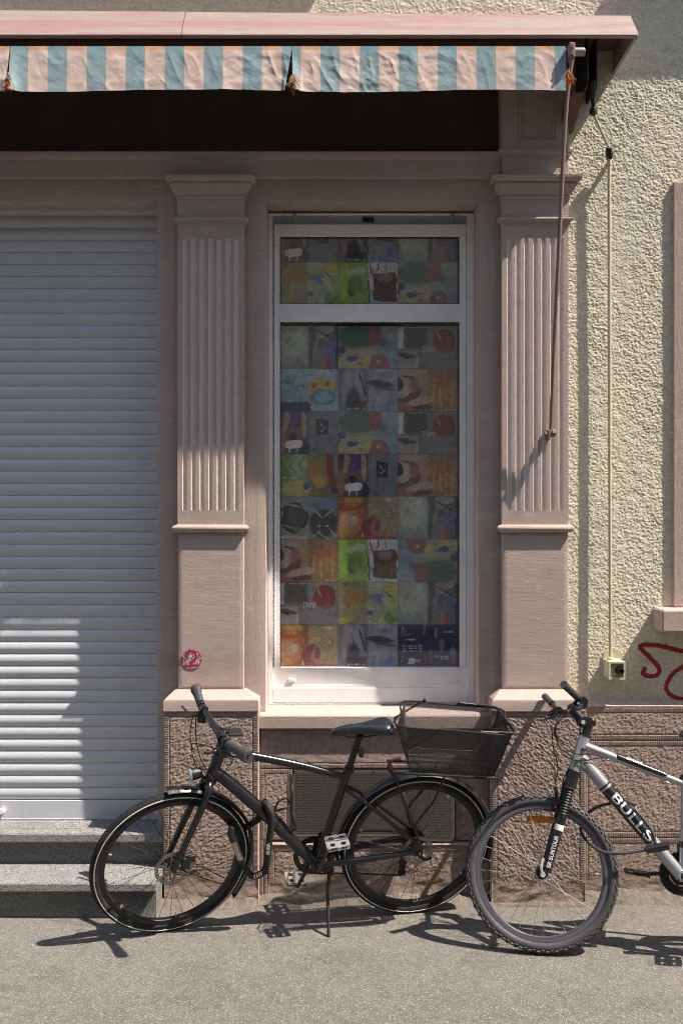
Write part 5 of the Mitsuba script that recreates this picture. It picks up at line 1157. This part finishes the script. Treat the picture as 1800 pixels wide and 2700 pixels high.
# stem and raised bar
mb('stem', cat(tube([(-.2, .905, 0), (-.2155, .950, 0)], .0185, 14), bx(-.245, -.185, .943, .985, -.021, .021, .006), tube([(-.19, .960, 0), (-.163, .995, 0), (-.145, 1.019, 0)], [.019, .0165, .018], 12, sx=1.25), tube([(-.188, .959, -.026), (-.188, .959, .026)], .0215, 16), tube([(-.145, 1.02, -.024), (-.145, 1.02, .024)], .0205, 16)), 'matte_black', smooth=40)
mb('stem_bolt', cat(disc((-.188, .959, .028), (0, 0, 1), .0095, .006, 12), disc((-.232, .972, .022), (0, 0, 1), .005, .004, 10)), 'alloy')
mbar = [(-.050, 1.083, -.285), (-.076, 1.045, -.20), (-.095, 1.012, -.14), (-.130, 1.006, -.075), (-.142, 1.019, -.03), (-.146, 1.022, .03), (-.165, 1.034, .09), (-.172, 1.043, .15), (-.140, 1.064, .20), (-.082, 1.105, .290)]
MH = mb('handlebar', tube(mbar, .0118, 12, smooth=6), 'gloss_black', smooth=60)
mp = spline(mbar, 10)
mb('grip', tube(mp[np.linspace(0, 10, 6).astype(int)], [.0165, .0155, .015, .015, .015, .0165], 14), 'grip_rubber', MH)
mb('grip', tube(mp[np.linspace(79, 90, 6).astype(int)], [.0165, .015, .015, .015, .0155, .0165], 14), 'grip_rubber', MH)
for s, i in ((-1, 20), (1, 70)):
    p = mp[i]
    mb('shifter', cat(tube([p + [0, -.004, -s * .03], p + [0, -.004, s * .028]], .0225, 14), bx(p[0] - .02, p[0] + .035, p[1] - .032, p[1] + .006, p[2] - .022, p[2] + .022, .008), disc(p + [.02, -.018, s * .02], (0, .4, 1), .022, .02, 16)), 'gloss_black', MH, smooth=40)
    mb('brake_lever', tube([p + [.005, -.02, -s * .03], p + [.045, -.035, -s * .02], p + [.066, -.045, s * .05], p + [.060, -.04, s * .12]], [.010, .008, .006, .006], 10, smooth=5, sx=.7), 'gloss_black', MH)
    mb('lever_screw', cat([disc(p + [.02, -.01, s * .034], (0, .3, 1), .006, .006, 8), disc(p + [.05, -.032, s * .0], (0, .3, 1), .004, .02, 8)]), 'steel', MH)
mb('cables', cat(tube([(-.105, 1.0, -.10), (-.066, .96, -.06), (-.058, .90, -.02), (-.062, .84, 0), (-.078, .77, 0), (-.067, .70, .01)], .0024, 6, smooth=8), tube([(-.11, .995, -.08), (-.07, .94, -.02), (-.075, .88, .01), (-.112, .81, .03), (-.175, .795, .034), (-.235, .806, .03), (-.285, .812, .024)], .0025, 6, smooth=8),
        tube([(-.12, 1.0, .10), (-.075, .95, .06), (-.07, .90, .04), (-.10, .85, .045), (-.16, .822, .04), (-.22, .824, .034), (-.285, .808, .024)], .0025, 6, smooth=8), tube([(-.115, 1.0, .08), (-.068, .93, .04), (-.082, .85, .03), (-.125, .795, .036), (-.16, .79, .036)], .0025, 6, smooth=8), tube([(-.061, .84, -.002), (-.066, .69, .0)], .0016, 5)), 'matte_black', kind='stuff')
# drive train, saddle
mc = [disc((BBm[0], BBm[1], -.046), (0, 0, 1), .088, .003, 44, .062), disc((BBm[0], BBm[1], -.040), (0, 0, 1), .066, .003, 36, .05), disc((BBm[0], BBm[1], -.034), (0, 0, 1), .046, .003, 30, .03)]
mc += [tube([(BBm[0], BBm[1], -.047), (BBm[0] + .07 * math.cos(a), BBm[1] + .07 * math.sin(a), -.047)], .009, 6, sx=.5) for a in np.arange(5) * 2 * math.pi / 5]
MC = mb('crankset', cat(mc), 'matte_black', smooth=30)
mb('crank_arm', cat(tube([(BBm[0], BBm[1], -.06), (-.50, .334, -.068), (-.418, .326, -.074)], [.016, .013, .012], 10, sx=.7)), 'gloss_black', MC)
mb('crank_arm', cat(tube([(BBm[0], BBm[1], .06), (-.67, .342, .068), (-.752, .350, .074)], [.016, .013, .012], 10, sx=.7)), 'gloss_black', MC)
mb('axle_cap', disc((BBm[0], BBm[1], .066), (0, 0, 1), .021, .02, 16), 'gloss_black', MC)
mb('pedal', pedal_mesh((-.418, .326, -.13), 8), 'matte_black', MC, smooth=25)
mb('pedal', pedal_mesh((-.752, .350, .13), 0), 'matte_black', MC, smooth=25)
mb('chain', cat(tube([(BBm[0], BBm[1] + .087, -.046), (-1.01, .36, -.045)], .004, 5), tube([(BBm[0], BBm[1] - .087, -.046), (-.95, .22, -.05), (-1.0, .23, -.05)], .004, 5)), 'steel_dark', MC, smooth=False)
mb('front_derailleur', cat(bx(-.632, -.575, .42, .46, -.052, -.03, .004), tube([(-.598, .45, 0), (-.598, .475, 0)], .022, 14)), 'steel_dark', MC)
mb('seat_clamp', tube([(-.613, .728, 0), (-.6155, .748, 0)], .0215, 14), 'matte_black')
mb('seatpost', tube([(-.615, .742, 0), (-.628, .90, 0)], .0138, 12), 'alloy')
sm2 = trimesh.Trimesh(sm.vertices * [1, 1, 1] + [-1.011, -.012, 0], sm.faces, process=False)
mb('saddle', sm2, 'saddle_vinyl', smooth=True)
# ---- cable lock
KL = thing('cable_lock', 'grey cable lock with black barrel on the down tube of the silver bicycle', 'bicycle lock')
kp = [(-.405, .615, -.02), (-.36, .628, -.036), (-.306, .617, -.050), (-.249, .601, -.052), (-.2, .565, -.050), (-.175, .517, -.046), (-.183, .474, -.02), (-.225, .436, .036), (-.269, .421, .056), (-.347, .424, .062), (-.434, .441, .056)]
put('cable', tube(kp, .0068, 10, smooth=8), 'cable_grey', KL, M=Mm, smooth=60)
put('cable', tube([(-.405, .615, -.02), (-.405, .612, .02), (-.395, .600, .036), (-.425, .563, .044), (-.455, .518, .052), (-.470, .465, .056)], .0068, 10, smooth=8), 'cable_grey', KL, M=Mm, smooth=60)
put('barrel', cat(tube([(-.428, .438, .056), (-.470, .448, .056), (-.518, .459, .056)], [.0150, .0175, .0175], 14), disc((-.520, .4595, .056), (-.97, .25, 0), .0155, .006, 14)), 'gloss_black', KL, M=Mm)

# ------------------------------------------------------------------ the other side of the street, seen only in the glass and as bounced light
OH = thing('opposite_house', 'beige plastered house with rows of windows across the street', 'building')
put('wall', cat(bx(-45, 45, -13.5, -12.0, -.2, 12.6)), 'opposite_plaster', OH, smooth=False)
for zz in (1.0, 4.6, 8.2):
    for k in range(9):
        x = -12.6 + 2.5 * k
        W_ = put('window', bx(x, x + 1.1, -12.02, -11.97, zz, zz + 1.9), 'hood_wood_dark', OH, smooth=False)
        put('pane', bx(x + .08, x + 1.02, -11.975, -11.955, zz + .08, zz + 1.82), 'seal_black', W_, smooth=False)
